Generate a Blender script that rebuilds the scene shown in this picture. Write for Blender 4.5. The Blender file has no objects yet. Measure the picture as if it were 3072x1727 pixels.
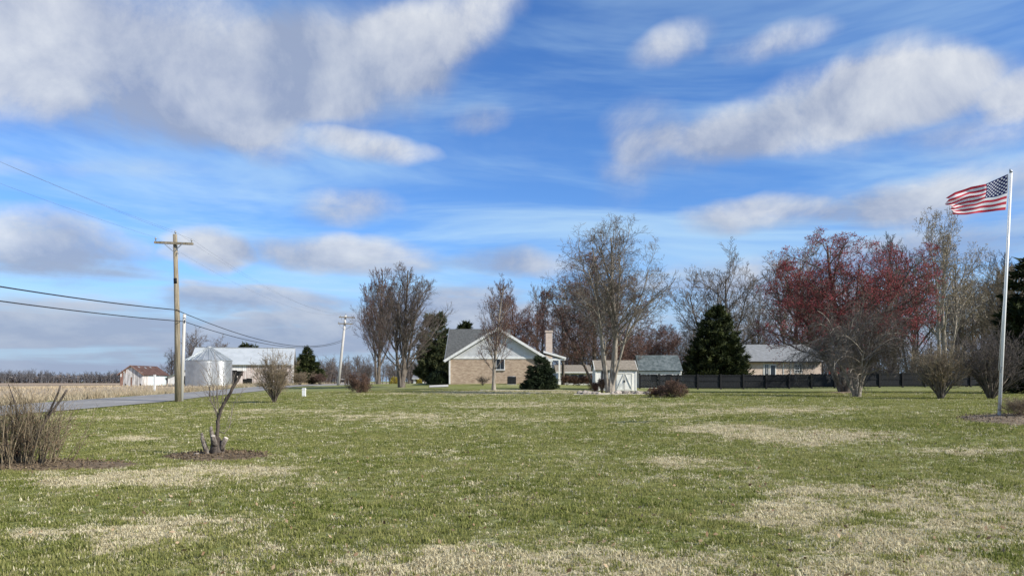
import bpy, math, random
import numpy as np

# ------------------------------------------------------------------ camera, sky, sun
scn = bpy.context.scene
col = scn.collection
F, HOR, EYE = 2219.0, 1141.0, 1.45          # focal length in photo pixels, horizon row, eye height
cam_d = bpy.data.cameras.new('camera')
cam_d.sensor_width = 36; cam_d.lens = 36 * F / 3072
cam_d.shift_y = (HOR - 863.5) / 3072
cam_d.clip_start = 0.1; cam_d.clip_end = 6000
cam = bpy.data.objects.new('camera', cam_d); col.objects.link(cam)
cam.location = (0, 0, EYE); cam.rotation_euler = (math.radians(90), 0, 0)
scn.camera = cam
scn.view_settings.view_transform = 'Standard'
scn.view_settings.look = 'None'
scn.view_settings.exposure = 0.30
scn.view_settings.gamma = 1.0
scn.view_settings.use_curve_mapping = False
scn.cycles.max_bounces = 6
scn.cycles.transparent_max_bounces = 8

SUN_AZ = math.radians(64)      # from straight behind the camera round to the right
SUN_EL = math.radians(33)
sdir = (math.sin(SUN_AZ) * math.cos(SUN_EL), -math.cos(SUN_AZ) * math.cos(SUN_EL), math.sin(SUN_EL))
sl = bpy.data.lights.new('sun', 'SUN'); sl.energy = 5.0; sl.angle = math.radians(0.55); sl.color = (1.0, 0.95, 0.87)
so = bpy.data.objects.new('sun', sl); col.objects.link(so)
so.location = (40, -30, 60)
from mathutils import Vector
so.rotation_euler = Vector(sdir).to_track_quat('Z', 'Y').to_euler()


class G:
    """tiny expression helper over a node tree"""
    def __init__(self, tree): self.t = tree
    def node(self, kind, **kw):
        n = self.t.nodes.new(kind)
        for k, v in kw.items(): setattr(n, k, v)
        return n
    def link(self, a, b): self.t.links.new(a, b)
    def put(self, sock, v):
        if isinstance(v, (int, float)): sock.default_value = v
        elif isinstance(v, (tuple, list)):
            sock.default_value = tuple(v) if len(sock.default_value) == len(v) else tuple(v) + (1.0,)
        else: self.link(v, sock)
    def m(self, op, a, b=None, c=None, clamp=False):
        n = self.node('ShaderNodeMath', operation=op); n.use_clamp = clamp
        for i, v in enumerate((a, b, c)):
            if v is not None: self.put(n.inputs[i], v)
        return n.outputs[0]
    def v(self, op, a, b=None):
        n = self.node('ShaderNodeVectorMath', operation=op)
        self.put(n.inputs[0], a)
        if b is not None: self.put(n.inputs[1], b)
        return n.outputs['Value'] if op in ('DOT_PRODUCT', 'LENGTH', 'DISTANCE') else n.outputs[0]
    def xyz(self, x, y, z=0.0):
        n = self.node('ShaderNodeCombineXYZ')
        for i, q in enumerate((x, y, z)): self.put(n.inputs[i], q)
        return n.outputs[0]
    def sep(self, vec):
        n = self.node('ShaderNodeSeparateXYZ'); self.put(n.inputs[0], vec); return n.outputs
    def noise(self, vec, scale, detail=3.0, rough=0.5, dist=0.0, color=False):
        n = self.node('ShaderNodeTexNoise')
        if vec is not None: self.link(vec, n.inputs['Vector'])
        n.inputs['Scale'].default_value = scale; n.inputs['Detail'].default_value = detail
        n.inputs['Roughness'].default_value = rough; n.inputs['Distortion'].default_value = dist
        return n.outputs['Color'] if color else n.outputs[0]
    def mix(self, f, a, b, mode='MIX'):
        n = self.node('ShaderNodeMix', data_type='RGBA', blend_type=mode)
        self.put(n.inputs[0], f); self.put(n.inputs[6], a); self.put(n.inputs[7], b)
        return n.outputs[2]
    def ss(self, x, lo, hi):
        n = self.node('ShaderNodeMapRange', interpolation_type='SMOOTHSTEP')
        self.put(n.inputs[0], x); self.put(n.inputs[1], lo); self.put(n.inputs[2], hi)
        return n.outputs[0]


def build_world():
    w = bpy.data.worlds.new('World'); scn.world = w; w.use_nodes = True
    t = w.node_tree; t.nodes.clear(); g = G(t)
    STR = 0.12
    sky = g.node('ShaderNodeTexSky', sky_type='NISHITA')
    sky.sun_disc = False; sky.sun_elevation = SUN_EL
    sky.sun_rotation = math.pi - SUN_AZ
    sky.air_density = 1.0; sky.dust_density = 0.15; sky.ozone_density = 3.0; sky.altitude = 200
    hsv = g.node('ShaderNodeHueSaturation'); hsv.inputs['Saturation'].default_value = 1.15
    hsv.inputs['Value'].default_value = 1.0
    g.link(sky.outputs[0], hsv.inputs['Color'])
    skyc = g.v('MULTIPLY', hsv.outputs[0], (0.74, 0.90, 1.18))
    tc = g.node('ShaderNodeTexCoord')
    d = g.v('NORMALIZE', tc.outputs['Generated'])
    x, y, z = g.sep(d)
    az = g.m('MULTIPLY', g.m('ARCTAN2', x, y), 57.2958)
    el = g.m('MULTIPLY', g.m('ARCSINE', z), 57.2958)
    # features get flatter towards the horizon
    flat = g.m('MULTIPLY', g.m('LOGARITHM', g.m('ADD', g.m('MAXIMUM', el, 0.0), 5.0), 2.718), 16.0)
    nv = g.xyz(az, g.m('MULTIPLY', flat, 1.5))
    P = g.xyz(az, el)
    wn = g.noise(nv, 0.075, 4.0, 0.55, color=True)
    warp = g.v('MULTIPLY', g.v('SUBTRACT', wn, (0.5, 0.5, 0.5)), (8.5, 3.6, 0.0))
    Pw = g.v('ADD', P, warp)
    fb = g.noise(nv, 0.125, 9.0, 0.66, 0.3)
    fbo = g.noise(g.v('ADD', nv, (3.2, 3.6, 0.0)), 0.115, 4.0, 0.55, 0.4)
    relief = g.m('SUBTRACT', fb, fbo)
    fb2 = g.noise(nv, 0.055, 3.0, 0.5)
    # cloud banks: centre and half sizes in pixels of a 2576 wide picture, strength, brightness, tilt (deg)
    K = 3072 / 2576
    B = [(330, 150, 640, 230, 1.25, 0.30, 4), (30, 110, 260, 190, .6, .65, 0), (820, 190, 360, 170, .95, .25, 15), (1060, 110, 250, 110, .45, .45, 10),
         (1170, 30, 190, 100, .95, .95, 10), (1000, 120, 130, 90, .5, .8, 0), (700, 365, 150, 52, .75, .55, 0),
         (945, 372, 135, 44, 1.0, .8, -4), (885, 525, 150, 58, .85, .45, 0), (150, 625, 270, 92, 1.15, .18, -3),
         (510, 615, 110, 66, 1.35, 1.0, 0), (860, 640, 320, 50, 1.15, .30, -4), (1300, 662, 170, 40, .8, .2, 0),
         (640, 742, 250, 34, 1.1, .05, 0), (120, 800, 420, 60, .85, .10, 0), (900, 800, 420, 62, 1.0, .12, 8),
         (350, 900, 620, 62, .7, .02, 0), (1150, 850, 420, 90, .7, .15, 0),
         (2030, 285, 250, 105, 1.05, .62, 8), (2250, 205, 240, 125, 1.25, .95, 6), (2400, 190, 170, 95, .8, .8, 0), (1850, 345, 170, 80, .65, .35, 0), (1640, 345, 110, 85, .6, .4, 0),
         (1690, 125, 110, 62, .85, .6, 20), (1930, 115, 160, 50, .6, .5, 5), (2400, 480, 360, 72, 1.2, .45, 4),
         (1900, 545, 210, 44, .95, .42, 3), (2560, 230, 90, 70, .8, .7, 0), (1170, 285, 100, 46, .55, .35, 0),
         (2350, 610, 420, 62, .8, .15, 5), (1800, 700, 260, 60, .7, .4, 0), (2000, 830, 700, 90, .7, .35, 0),
         (1590, 470, 110, 60, .3, .2, 10), (560, 285, 420, 85, .55, .2, 12), (2300, 310, 330, 60, .4, .35, 6), (1720, 400, 240, 70, .5, .25, 6), (2500, 330, 200, 60, .5, .35, 0), (2150, 500, 300, 40, .4, .3, 0), (200, 430, 330, 30, .35, .95, 8)]
    dens = shade = bri = None
    for bx, by, rx, ry, s, b, tilt in B:
        rx *= 1.10; ry *= 1.12
        X, Y = (bx * K - 1536) / F, (HOR - by * K) / F
        a0 = math.degrees(math.atan(X)); e0 = math.degrees(math.atan(Y / math.hypot(1, X)))
        ra = math.degrees(rx * K / F) * math.cos(math.radians(a0)) ** 2
        re = math.degrees(ry * K / F) * math.cos(math.radians(a0)) * math.cos(math.radians(e0)) ** 2
        q = g.v('SUBTRACT', Pw, (a0, e0, 0))
        if tilt:
            r = g.node('ShaderNodeVectorRotate', rotation_type='Z_AXIS')
            g.link(q, r.inputs['Vector']); r.inputs['Angle'].default_value = math.radians(-tilt); q = r.outputs[0]
        q = g.v('MULTIPLY', q, (1 / ra, 1 / re, 0))
        wgt = g.m('MULTIPLY', g.m('SUBTRACT', 1.0, g.v('DOT_PRODUCT', q, q), clamp=True), s)
        sv = g.sep(q)[1]
        if dens is None:
            dens = wgt; shade = g.m('MULTIPLY', wgt, sv); bri = g.m('MULTIPLY', wgt, b)
        else:
            dens = g.m('ADD', dens, wgt); shade = g.m('MULTIPLY_ADD', wgt, sv, shade); bri = g.m('MULTIPLY_ADD', wgt, b, bri)
    # the same broken cover goes on all round outside the view
    out = g.m('MAXIMUM', g.ss(g.m('ABSOLUTE', az), 36.0, 46.0), g.ss(el, 27.0, 34.0))
    gen = g.m('MULTIPLY', g.ss(fb2, 0.46, 0.62), out)
    dens = g.m('ADD', dens, gen); bri = g.m('MULTIPLY_ADD', gen, 0.45, bri)
    inv = g.m('DIVIDE', 1.0, g.m('MAXIMUM', dens, 0.05))
    shade = g.m('MULTIPLY', shade, inv); bri = g.m('MULTIPLY', bri, inv)
    strat = g.noise(g.xyz(g.m('MULTIPLY', az, 0.55), g.m('MULTIPLY', flat, 3.4)), 0.085, 5.0, 0.55, 0.5)
    low = g.m('SUBTRACT', 1.0, g.ss(el, 3.5, 11.0))
    stra = g.m('MULTIPLY', g.ss(strat, 0.40, 0.60), low)
    dens = g.m('ADD', dens, g.m('MULTIPLY', stra, 0.75))
    dn = g.m('ADD', dens, g.m('MULTIPLY', g.m('SUBTRACT', fb, 0.5), g.m('MULTIPLY_ADD', g.m('MINIMUM', dens, 1.0), 1.7, 0.5)))
    alpha = g.m('MULTIPLY', g.ss(dn, -0.06, 1.18), g.m('MULTIPLY_ADD', bri, 0.08, 0.86))
    light = g.m('ADD', g.m('MULTIPLY_ADD', shade, 0.30, 0.16), g.m('ADD', g.m('MULTIPLY', bri, 0.62), g.m('MULTIPLY', relief, 2.3)), clamp=True)
    light = g.m('MULTIPLY', light, g.ss(el, -4.0, 12.0))
    cc = g.mix(light, (0.275, 0.325, 0.450), (0.62, 0.645, 0.685))
    # thin high cirrus
    cn = g.noise(g.xyz(g.m('MULTIPLY_ADD', el, 0.5, g.m('MULTIPLY', az, 0.35)), g.m('MULTIPLY', flat, 2.6)), 0.10, 5.0, 0.6, 0.6)
    cir = g.m('MULTIPLY', g.ss(cn, 0.36, 0.72), g.m('MULTIPLY_ADD', g.ss(el, 5.0, 24.0), -0.42, 0.74))
    base = g.mix(cir, g.v('MULTIPLY', skyc, (STR, STR, STR)), (0.47, 0.66, 0.80))
    hz = g.m('MULTIPLY', g.m('SUBTRACT', 1.0, g.ss(el, -1.0, 9.0)), 0.9)
    base = g.mix(hz, base, (0.27, 0.405, 0.60))
    fin = g.mix(alpha, base, cc)
    fin = g.v('MULTIPLY', fin, (1 / STR, 1 / STR, 1 / STR))
    bg = g.node('ShaderNodeBackground'); bg.inputs['Strength'].default_value = STR
    g.link(fin, bg.inputs['Color'])
    o = g.node('ShaderNodeOutputWorld'); g.link(bg.outputs[0], o.inputs[0])
    w.cycles.sampling_method = 'MANUAL'; w.cycles.sample_map_resolution = 512


build_world()

# ------------------------------------------------------------------ helpers: naming, meshes
def tag(o, label=None, cat=None, group=None, kind=None):
    if label: o['label'] = label
    if cat: o['category'] = cat
    if group: o['group'] = group
    if kind: o['kind'] = kind
    return o

def thing(name, label, cat, loc=(0, 0, 0), rz=0.0, group=None):
    o = bpy.data.objects.new(name, None); col.objects.link(o)
    o.empty_display_size = 0.3
    o.location = loc; o.rotation_euler = (0, 0, rz)
    return tag(o, label, cat, group)

def copy_tree(o, parent=None):
    c = o.copy(); col.objects.link(c); c.parent = parent
    for ch in o.children: copy_tree(ch, c)
    return c

def raw_mesh(name, verts, quads=None, tris=None, smooth=True):
    me = bpy.data.meshes.new(name)
    verts = np.asarray(verts, np.float32).reshape(-1, 3)
    nq = 0 if quads is None else len(quads); nt = 0 if tris is None else len(tris)
    me.vertices.add(len(verts)); me.vertices.foreach_set('co', verts.ravel())
    loops = []
    if nq: loops.append(np.asarray(quads, np.int32).ravel())
    if nt: loops.append(np.asarray(tris, np.int32).ravel())
    li = np.concatenate(loops)
    me.loops.add(len(li)); me.loops.foreach_set('vertex_index', li)
    me.polygons.add(nq + nt)
    st = np.concatenate([np.arange(nq) * 4, nq * 4 + np.arange(nt) * 3]).astype(np.int32)
    me.polygons.foreach_set('loop_start', st)
    if smooth: me.polygons.foreach_set('use_smooth', np.ones(nq + nt, bool))
    me.update(calc_edges=True)
    return me

def link_mesh(name, me, mat=None, parent=None, loc=None):
    o = bpy.data.objects.new(name, me); col.objects.link(o)
    if mat is not None and not me.materials: me.materials.append(mat)
    if parent is not None: o.parent = parent
    if loc is not None: o.location = loc
    return o


class MB:
    def __init__(self): self.v = []; self.f = []
    def add(self, vs, fs):
        n = len(self.v); self.v += [tuple(p) for p in vs]; self.f += [tuple(i + n for i in q) for q in fs]; return self
    def box(self, x0, x1, y0, y1, z0, z1):
        vs = [(x, y, z) for z in (z0, z1) for y in (y0, y1) for x in (x0, x1)]
        return self.add(vs, [(0, 2, 3, 1), (4, 5, 7, 6), (0, 1, 5, 4), (2, 6, 7, 3), (0, 4, 6, 2), (1, 3, 7, 5)])
    def bar(self, p, q, w, h, up=(0, 0, 1)):
        p, q = Vector(p), Vector(q); d = (q - p).normalized(); s = d.cross(Vector(up))
        if s.length < 1e-4: s = d.cross(Vector((0, 1, 0)))
        s.normalize(); u = s.cross(d)
        vs = [c + s * a * w / 2 + u * b * h / 2 for c in (p, q) for a, b in ((-1, -1), (1, -1), (1, 1), (-1, 1))]
        return self.add(vs, [(0, 1, 2, 3), (7, 6, 5, 4), (0, 4, 5, 1), (1, 5, 6, 2), (2, 6, 7, 3), (3, 7, 4, 0)])
    def tube(self, pts, r, n=8, cap=True):
        pts = [Vector(p) for p in pts]; rs = r if isinstance(r, (list, tuple)) else [r] * len(pts)
        base = len(self.v); ref = Vector((0.31, 0.95, 0.05))
        for i, p in enumerate(pts):
            d = (pts[min(i + 1, len(pts) - 1)] - pts[max(i - 1, 0)]).normalized()
            a = d.cross(ref)
            if a.length < 1e-3: a = d.cross(Vector((1, 0, 0)))
            a.normalize(); b = d.cross(a)
            for k in range(n):
                t = 2 * math.pi * k / n; self.v.append(tuple(p + (a * math.cos(t) + b * math.sin(t)) * rs[i]))
        for i in range(len(pts) - 1):
            for k in range(n):
                a0 = base + i * n + k; a1 = base + i * n + (k + 1) % n
                self.f.append((a0, a1, a1 + n, a0 + n))
        if cap:
            self.f.append(tuple(base + k for k in range(n))[::-1]); self.f.append(tuple(base + (len(pts) - 1) * n + k for k in range(n)))
        return self
    def prism(self, poly, y0, y1):
        """polygon of (x, z) extruded along y"""
        n = len(poly); vs = [(x, y0, z) for x, z in poly] + [(x, y1, z) for x, z in poly]
        fs = [tuple(range(n)), tuple(range(2 * n - 1, n - 1, -1))] + [(i, i + n, (i + 1) % n + n, (i + 1) % n) for i in range(n)]
        return self.add(vs, fs)
    def slab(self, a, b, c, d, th):
        """quad a b c d thickened downwards along its normal"""
        a, b, c, d = map(Vector, (a, b, c, d)); n = (b - a).cross(d - a).normalized()
        if n.z < 0: n = -n
        vs = [a, b, c, d] + [p - n * th for p in (a, b, c, d)]
        return self.add(vs, [(0, 1, 2, 3), (7, 6, 5, 4), (0, 4, 5, 1), (1, 5, 6, 2), (2, 6, 7, 3), (3, 7, 4, 0)])
    def build(self, name, mat, parent=None, smooth=False, loc=None):
        me = bpy.data.meshes.new(name); me.from_pydata(self.v, [], self.f)
        import bmesh
        bm = bmesh.new(); bm.from_mesh(me); bmesh.ops.recalc_face_normals(bm, faces=bm.faces); bm.to_mesh(me); bm.free()
        if smooth:
            for p in me.polygons: p.use_smooth = True
        me.update()
        return link_mesh(name, me, mat, parent, loc)


# ------------------------------------------------------------------ materials
MATS = {}
def mat(name, c1, c2=None, scale=4.0, rough=0.85, detail=4.0, bump=0.0, bscale=None, metal=0.0, stretch=(1, 1, 1), lo=0.35, hi=0.65, spec=0.3, trans=0.0, randc=0.0):
    if name in MATS: return MATS[name]
    m = bpy.data.materials.new(name); m.use_nodes = True; t = m.node_tree; t.nodes.clear(); g = G(t)
    out = g.node('ShaderNodeOutputMaterial'); b = g.node('ShaderNodeBsdfPrincipled'); g.link(b.outputs[0], out.inputs[0])
    b.inputs['Roughness'].default_value = rough; b.inputs['Metallic'].default_value = metal
    b.inputs['Specular IOR Level'].default_value = spec
    tc = g.node('ShaderNodeTexCoord'); vec = g.v('MULTIPLY', tc.outputs['Object'], stretch)
    if c2 is not None:
        n = g.noise(vec, scale, detail, 0.6); cc = g.mix(g.ss(n, lo, hi), c1, c2)
    else:
        rgb = g.node('ShaderNodeRGB'); rgb.outputs[0].default_value = tuple(c1) + (1,); cc = rgb.outputs[0]
    if randc:
        oi = g.node('ShaderNodeObjectInfo')
        f = g.m('MULTIPLY_ADD', oi.outputs['Random'], 2 * randc, 1 - randc)
        cc = g.v('MULTIPLY', cc, g.xyz(f, f, f))
    g.link(cc, b.inputs['Base Color'])
    if bump:
        n2 = g.noise(vec, bscale or scale * 3, 4.0, 0.6)
        bp = g.node('ShaderNodeBump'); bp.inputs['Strength'].default_value = bump; bp.inputs['Distance'].default_value = 0.05
        g.link(n2, bp.inputs['Height']); g.link(bp.outputs[0], b.inputs['Normal'])
    if trans:
        tr = g.node('ShaderNodeBsdfTranslucent'); g.link(cc, tr.inputs[0])
        mx = g.node('ShaderNodeMixShader'); mx.inputs[0].default_value = trans
        g.link(b.outputs[0], mx.inputs[1]); g.link(tr.outputs[0], mx.inputs[2]); g.link(mx.outputs[0], out.inputs[0])
    MATS[name] = m
    return m

def brick_mat(name, c1, c2, mortar, sc=4.2):
    m = bpy.data.materials.new(name); m.use_nodes = True; t = m.node_tree; t.nodes.clear(); g = G(t)
    out = g.node('ShaderNodeOutputMaterial'); b = g.node('ShaderNodeBsdfPrincipled'); g.link(b.outputs[0], out.inputs[0])
    b.inputs['Roughness'].default_value = 0.9
    tc = g.node('ShaderNodeTexCoord'); x, y, z = g.sep(tc.outputs['Object'])
    vec = g.xyz(g.m('ADD', x, y), z, 0.0)
    br = g.node('ShaderNodeTexBrick'); g.link(vec, br.inputs['Vector'])
    br.inputs['Scale'].default_value = sc; br.inputs['Mortar Size'].default_value = 0.018
    br.inputs['Color1'].default_value = c1 + (1,); br.inputs['Color2'].default_value = c2 + (1,); br.inputs['Mortar'].default_value = mortar + (1,)
    br.inputs['Brick Width'].default_value = 0.9; br.inputs['Row Height'].default_value = 0.32
    n = g.noise(g.v('MULTIPLY', tc.outputs['Object'], (1.0, 1.0, 2.6)), 2.2, 6.0, 0.75)
    cc = g.mix(0.6, br.outputs['Color'], g.mix(g.ss(n, .38, .62), c1, c2))
    g.link(cc, b.inputs['Base Color'])
    bp = g.node('ShaderNodeBump'); bp.inputs['Strength'].default_value = 0.5; bp.inputs['Distance'].default_value = 0.02
    bp.invert = True
    g.link(br.outputs['Fac'], bp.inputs['Height']); g.link(bp.outputs[0], b.inputs['Normal'])
    MATS[name] = m
    return m

def band_mat(name, c1, c2, axis='Z', freq=6.0, depth=0.6, rough=0.7, metal=0.0, nscale=3.0, spec=0.3, rust=None):
    """lapped or corrugated surface: saw or sine relief along one axis of the object"""
    m = bpy.data.materials.new(name); m.use_nodes = True; t = m.node_tree; t.nodes.clear(); g = G(t)
    out = g.node('ShaderNodeOutputMaterial'); b = g.node('ShaderNodeBsdfPrincipled'); g.link(b.outputs[0], out.inputs[0])
    b.inputs['Roughness'].default_value = rough; b.inputs['Metallic'].default_value = metal; b.inputs['Specular IOR Level'].default_value = spec
    tc = g.node('ShaderNodeTexCoord'); s = g.sep(tc.outputs['Object']); a = s['XYZ'.index(axis)]
    fr = g.m('FRACT', g.m('MULTIPLY', a, freq))
    n = g.noise(tc.outputs['Object'], nscale, 5.0, 0.65)
    cc = g.mix(g.ss(n, .35, .65), c1, c2)
    if rust: cc = g.mix(g.ss(g.noise(tc.outputs['Object'], 1.1, 6.0, 0.7), .5, .66), cc, rust)
    g.link(cc, b.inputs['Base Color'])
    bp = g.node('ShaderNodeBump'); bp.inputs['Strength'].default_value = depth; bp.inputs['Distance'].default_value = 0.03
    g.link(fr if depth < 0.9 else g.m('PINGPONG', fr, 0.5), bp.inputs['Height']); g.link(bp.outputs[0], b.inputs['Normal'])
    MATS[name] = m
    return m

white = mat('white_paint', (.78, .78, .75), (.66, .66, .62), 3, .6)
shed_white = mat('cream_white_siding', (.86, .85, .78), (.80, .79, .71), 2, .7)
bark = mat('bark_grey', (.085, .07, .055), (.19, .16, .13), 9, .95, bump=.6, stretch=(1, 1, .25))
bark_l = mat('bark_light', (.19, .16, .125), (.36, .32, .26), 7, .95, bump=.5, stretch=(1, 1, .3))
twig = mat('twig_grey', (.105, .085, .072), (.18, .15, .13), 1.5, .95)
twig_red = mat('twig_redbrown', (.115, .070, .056), (.19, .125, .10), 1.2, .95)
twig_pale = mat('twig_pale', (.15, .125, .10), (.26, .22, .18), 1.2, .95)
twig_tan = mat('twig_tan', (.20, .15, .095), (.34, .27, .18), 2.0, .95)
twig_dark = mat('twig_dark', (.085, .07, .055), (.16, .13, .10), 2.0, .95)
bud_red = mat('bud_red', (.26, .042, .052), (.42, .115, .115), 1.0, .8, trans=.2)
bud_rust = mat('bud_rust', (.17, .075, .055), (.26, .14, .105), 1.0, .8, trans=.2)
bud_tan = mat('bud_tan', (.30, .24, .15), (.42, .36, .25), 1.0, .8, trans=.2)
leaf_brown = mat('leaf_brown', (.12, .065, .04), (.21, .13, .08), 3.0, .85, trans=.2)
needle = mat('needle_dark', (.012, .021, .005), (.085, .098, .026), 1.3, .8, trans=.15, lo=.4, hi=.7)
needle2 = mat('needle_olive', (.034, .046, .018), (.12, .13, .055), 1.1, .8, trans=.15)
needle3 = mat('needle_black', (.010, .020, .008), (.030, .045, .016), 1.3, .8, trans=.1)
yellow = mat('forsythia_yellow', (.46, .36, .04), (.32, .27, .06), 5, .8, trans=.2)
shingle = band_mat('shingle_grey', (.070, .073, .070), (.115, .118, .112), 'Z', 7.0, .5, .9, nscale=4)
shingle_tan = band_mat('shingle_tan', (.20, .172, .132), (.29, .25, .196), 'Z', 8.0, .5, .9, nscale=5)
shingle_blue = band_mat('shingle_bluegrey', (.065, .085, .087), (.15, .175, .175), 'Z', 6.0, .5, .9, nscale=2.2)
shingle_lt = band_mat('shingle_light', (.19, .197, .197), (.26, .267, .267), 'Z', 7.0, .4, .9, nscale=3)
siding = band_mat('lap_siding_white', (.66, .67, .675), (.57, .58, .585), 'Z', 7.5, .7, .6)
brick = brick_mat('brick_tan', (.55, .43, .31), (.30, .21, .145), (.50, .44, .36))
brick_pale = brick_mat('brick_pale', (.72, .59, .48), (.55, .43, .34), (.66, .60, .52))
galv = band_mat('galvanised_wall', (.58, .60, .61), (.45, .47, .49), 'Z', 9.0, .35, .38, .8, nscale=1.2, spec=.5)
galv_roof = mat('galvanised_roof', (.50, .52, .515), (.36, .39, .39), 1.5, .45, metal=.55, spec=.5)
tin_roof = band_mat('tin_roof', (.56, .585, .575), (.48, .505, .495), 'X', 1.6, .3, .55, .25, nscale=.8, spec=.4)
rust_roof = band_mat('rust_roof', (.068, .037, .029), (.115, .066, .053), 'Y', 1.4, .3, .9, nscale=2.0)
pole_wood = mat('pole_wood', (.17, .14, .095), (.37, .315, .225), 6, .9, bump=.6, stretch=(4, 4, .14))
pole_grey = mat('pole_grey', (.45, .43, .39), (.58, .56, .52), 5, .9, stretch=(3, 3, .2))
black_band = mat('black_band', (.012, .012, .014), None, rough=.6)
metal_grey = mat('metal_grey', (.30, .31, .32), (.40, .41, .42), 6, .45, metal=.6)
cable = mat('cable_black', (.03, .03, .035), None, rough=.6)
wire_grey = mat('wire_grey', (.22, .23, .25), None, rough=.5, metal=.5)
fence_black = mat('fence_black', (.006, .007, .0085), (.015, .017, .020), 3, .75, bump=.2, stretch=(6, 6, .6), randc=.35)
post_black = mat('post_black', (.008, .008, .009), (.014, .014, .015), 3, .75)
glass_dark = mat('window_glass', (.02, .025, .03), None, rough=.08, spec=.6)
dark = mat('dark_interior', (.012, .012, .012), None, rough=.9)
barn_pink = mat('barn_board', (.50, .40, .36), (.70, .64, .60), 1.6, .95, stretch=(4, 4, .35), randc=.14)
barn_white = mat('barn_board_white', (.78, .77, .74), (.62, .60, .57), 1.6, .95, stretch=(4, 4, .4), randc=.1)
board_grey = mat('weathered_board', (.36, .33, .30), (.72, .70, .67), 1.5, .95, stretch=(5, 5, .5), randc=.25)
board_rust = mat('rusty_board', (.22, .11, .08), (.34, .22, .17), 2.0, .95, stretch=(4, 4, .5), randc=.2)
tin_blue = mat('pale_tin_wall', (.52, .60, .62), (.62, .68, .70), 1.5, .6, randc=.06)
green_roof = mat('green_grey_roof', (.16, .21, .17), (.24, .28, .23), 2, .8)
concrete = mat('concrete', (.46, .44, .40), (.58, .56, .52), 3, .9)
rock_m = mat('rock', (.26, .22, .18), (.45, .40, .34), 3, .95, bump=.5, randc=.2)
mulch = mat('mulch', (.105, .074, .042), (.21, .155, .098), 9, .97, bump=.8, bscale=30)
mulch_grey = mat('mulch_grey', (.14, .098, .058), (.27, .21, .14), 8, .97, bump=.8, bscale=25)
cut_wood = mat('cut_wood', (.62, .56, .47), (.48, .42, .34), 12, .9)
red_wall = mat('red_wall', (.36, .07, .06), (.45, .12, .10), 2, .8)
ac_dark = mat('ac_dark', (.014, .015, .016), (.025, .026, .027), 5, .6)
flagpole_m = mat('flagpole_white', (.82, .82, .80), None, rough=.3, spec=.5)
grass_g = None

# ------------------------------------------------------------------ terrain
CP = [(533, 1207, 46.7), (2997, 1245, 18), (1848, 1173, 62), (1919, 1166, 80), (2707, 1161, 80), (1494, 1149, 72), (1494, 1149, 84), (1350, 1149, 74),
      (1640, 1151, 74), (1481, 1171, 60), (1075, 1177, 55), (1202, 1163, 70), (1134, 1151, 85), (1014, 1160, 106), (627, 1156, 100), (430, 1158, 120),
      (780, 1152, 110), (823, 1206, 41), (464, 1175, 74), (2570, 1191, 42), (2533, 1178, 52), (2821, 1197, 36), (2015, 1191, 40),
      (1830, 1179, 50), (217, 1230, 36), (187, 1203, 46.6), (900, 1190, 48), (1500, 1200, 42), (1300, 1183, 50), (3060, 1180, 50)]
ctrl = [((px - 1536) * D / F, D, EYE - (py - HOR) * D / F) for px, py, D in CP]
ctrl += [(0, 0, 0), (6, 5, 0.02), (-6, 5, -.02), (-6, 12, 0), (0, 14, .05), (8, 12, .12), (5, 25, .25), (-8, 25, .1), (-12, 0, -.05), (14, 0, .1), (0, -40, -.1), (-40, -30, -.2), (40, -30, .1),
         (55, 90, .75), (35, 110, .75), (60, 140, .7), (0, 130, .9), (-55, 40, .0), (-80, 90, .0), (-120, 140, -.1), (-90, 200, -.1), (0, 220, .6), (120, 220, .5), (90, 40, .4)]
ctrl = np.array(ctrl)
def _tps(r2): return 0.5 * r2 * np.log(r2 + 1e-9)
_n = len(ctrl)
_A = np.zeros((_n + 3, _n + 3))
_d2 = ((ctrl[:, None, :2] - ctrl[None, :, :2]) ** 2).sum(-1)
_A[:_n, :_n] = _tps(_d2) + np.eye(_n) * 25.0
_A[:_n, _n] = 1; _A[:_n, _n + 1:] = ctrl[:, :2]; _A[_n, :_n] = 1; _A[_n + 1:, :_n] = ctrl[:, :2].T
_w = np.linalg.solve(_A, np.concatenate([ctrl[:, 2], np.zeros(3)]))
def T(x, y):
    x = np.asarray(x, float); y = np.asarray(y, float); sh = np.broadcast(x, y).shape
    X = np.broadcast_to(x, sh).ravel(); Y = np.broadcast_to(y, sh).ravel()
    out = np.zeros(X.size)
    cx, cy = -5.0, 60.0
    R = np.hypot(X - cx, Y - cy); k = np.minimum(1.0, 150.0 / np.maximum(R, 1e-6))
    Xc, Yc = cx + (X - cx) * k, cy + (Y - cy) * k
    for i in range(0, X.size, 20000):
        s = slice(i, i + 20000)
        r2 = (Xc[s, None] - ctrl[None, :, 0]) ** 2 + (Yc[s, None] - ctrl[None, :, 1]) ** 2
        out[s] = _tps(r2) @ _w[:_n] + _w[_n] + _w[_n + 1] * Xc[s] + _w[_n + 2] * Yc[s]
    fade = np.clip((R - 120) / 500, 0, 1); fade = fade * fade * (3 - 2 * fade)
    out = out * (1 - fade) + (-1.8) * fade
    return out.reshape(sh) if sh else float(out[0])
def W(px, D, dz=0.0):
    x = (px - 1536) * D / F
    return (x, D, T(x, D) + dz)
def Z(py, D): return EYE + (HOR - py) * D / F      # height of a photo row at a distance

def road_edge(y): return -21.9 - 0.055 * (np.asarray(y, float) - 46)

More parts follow.
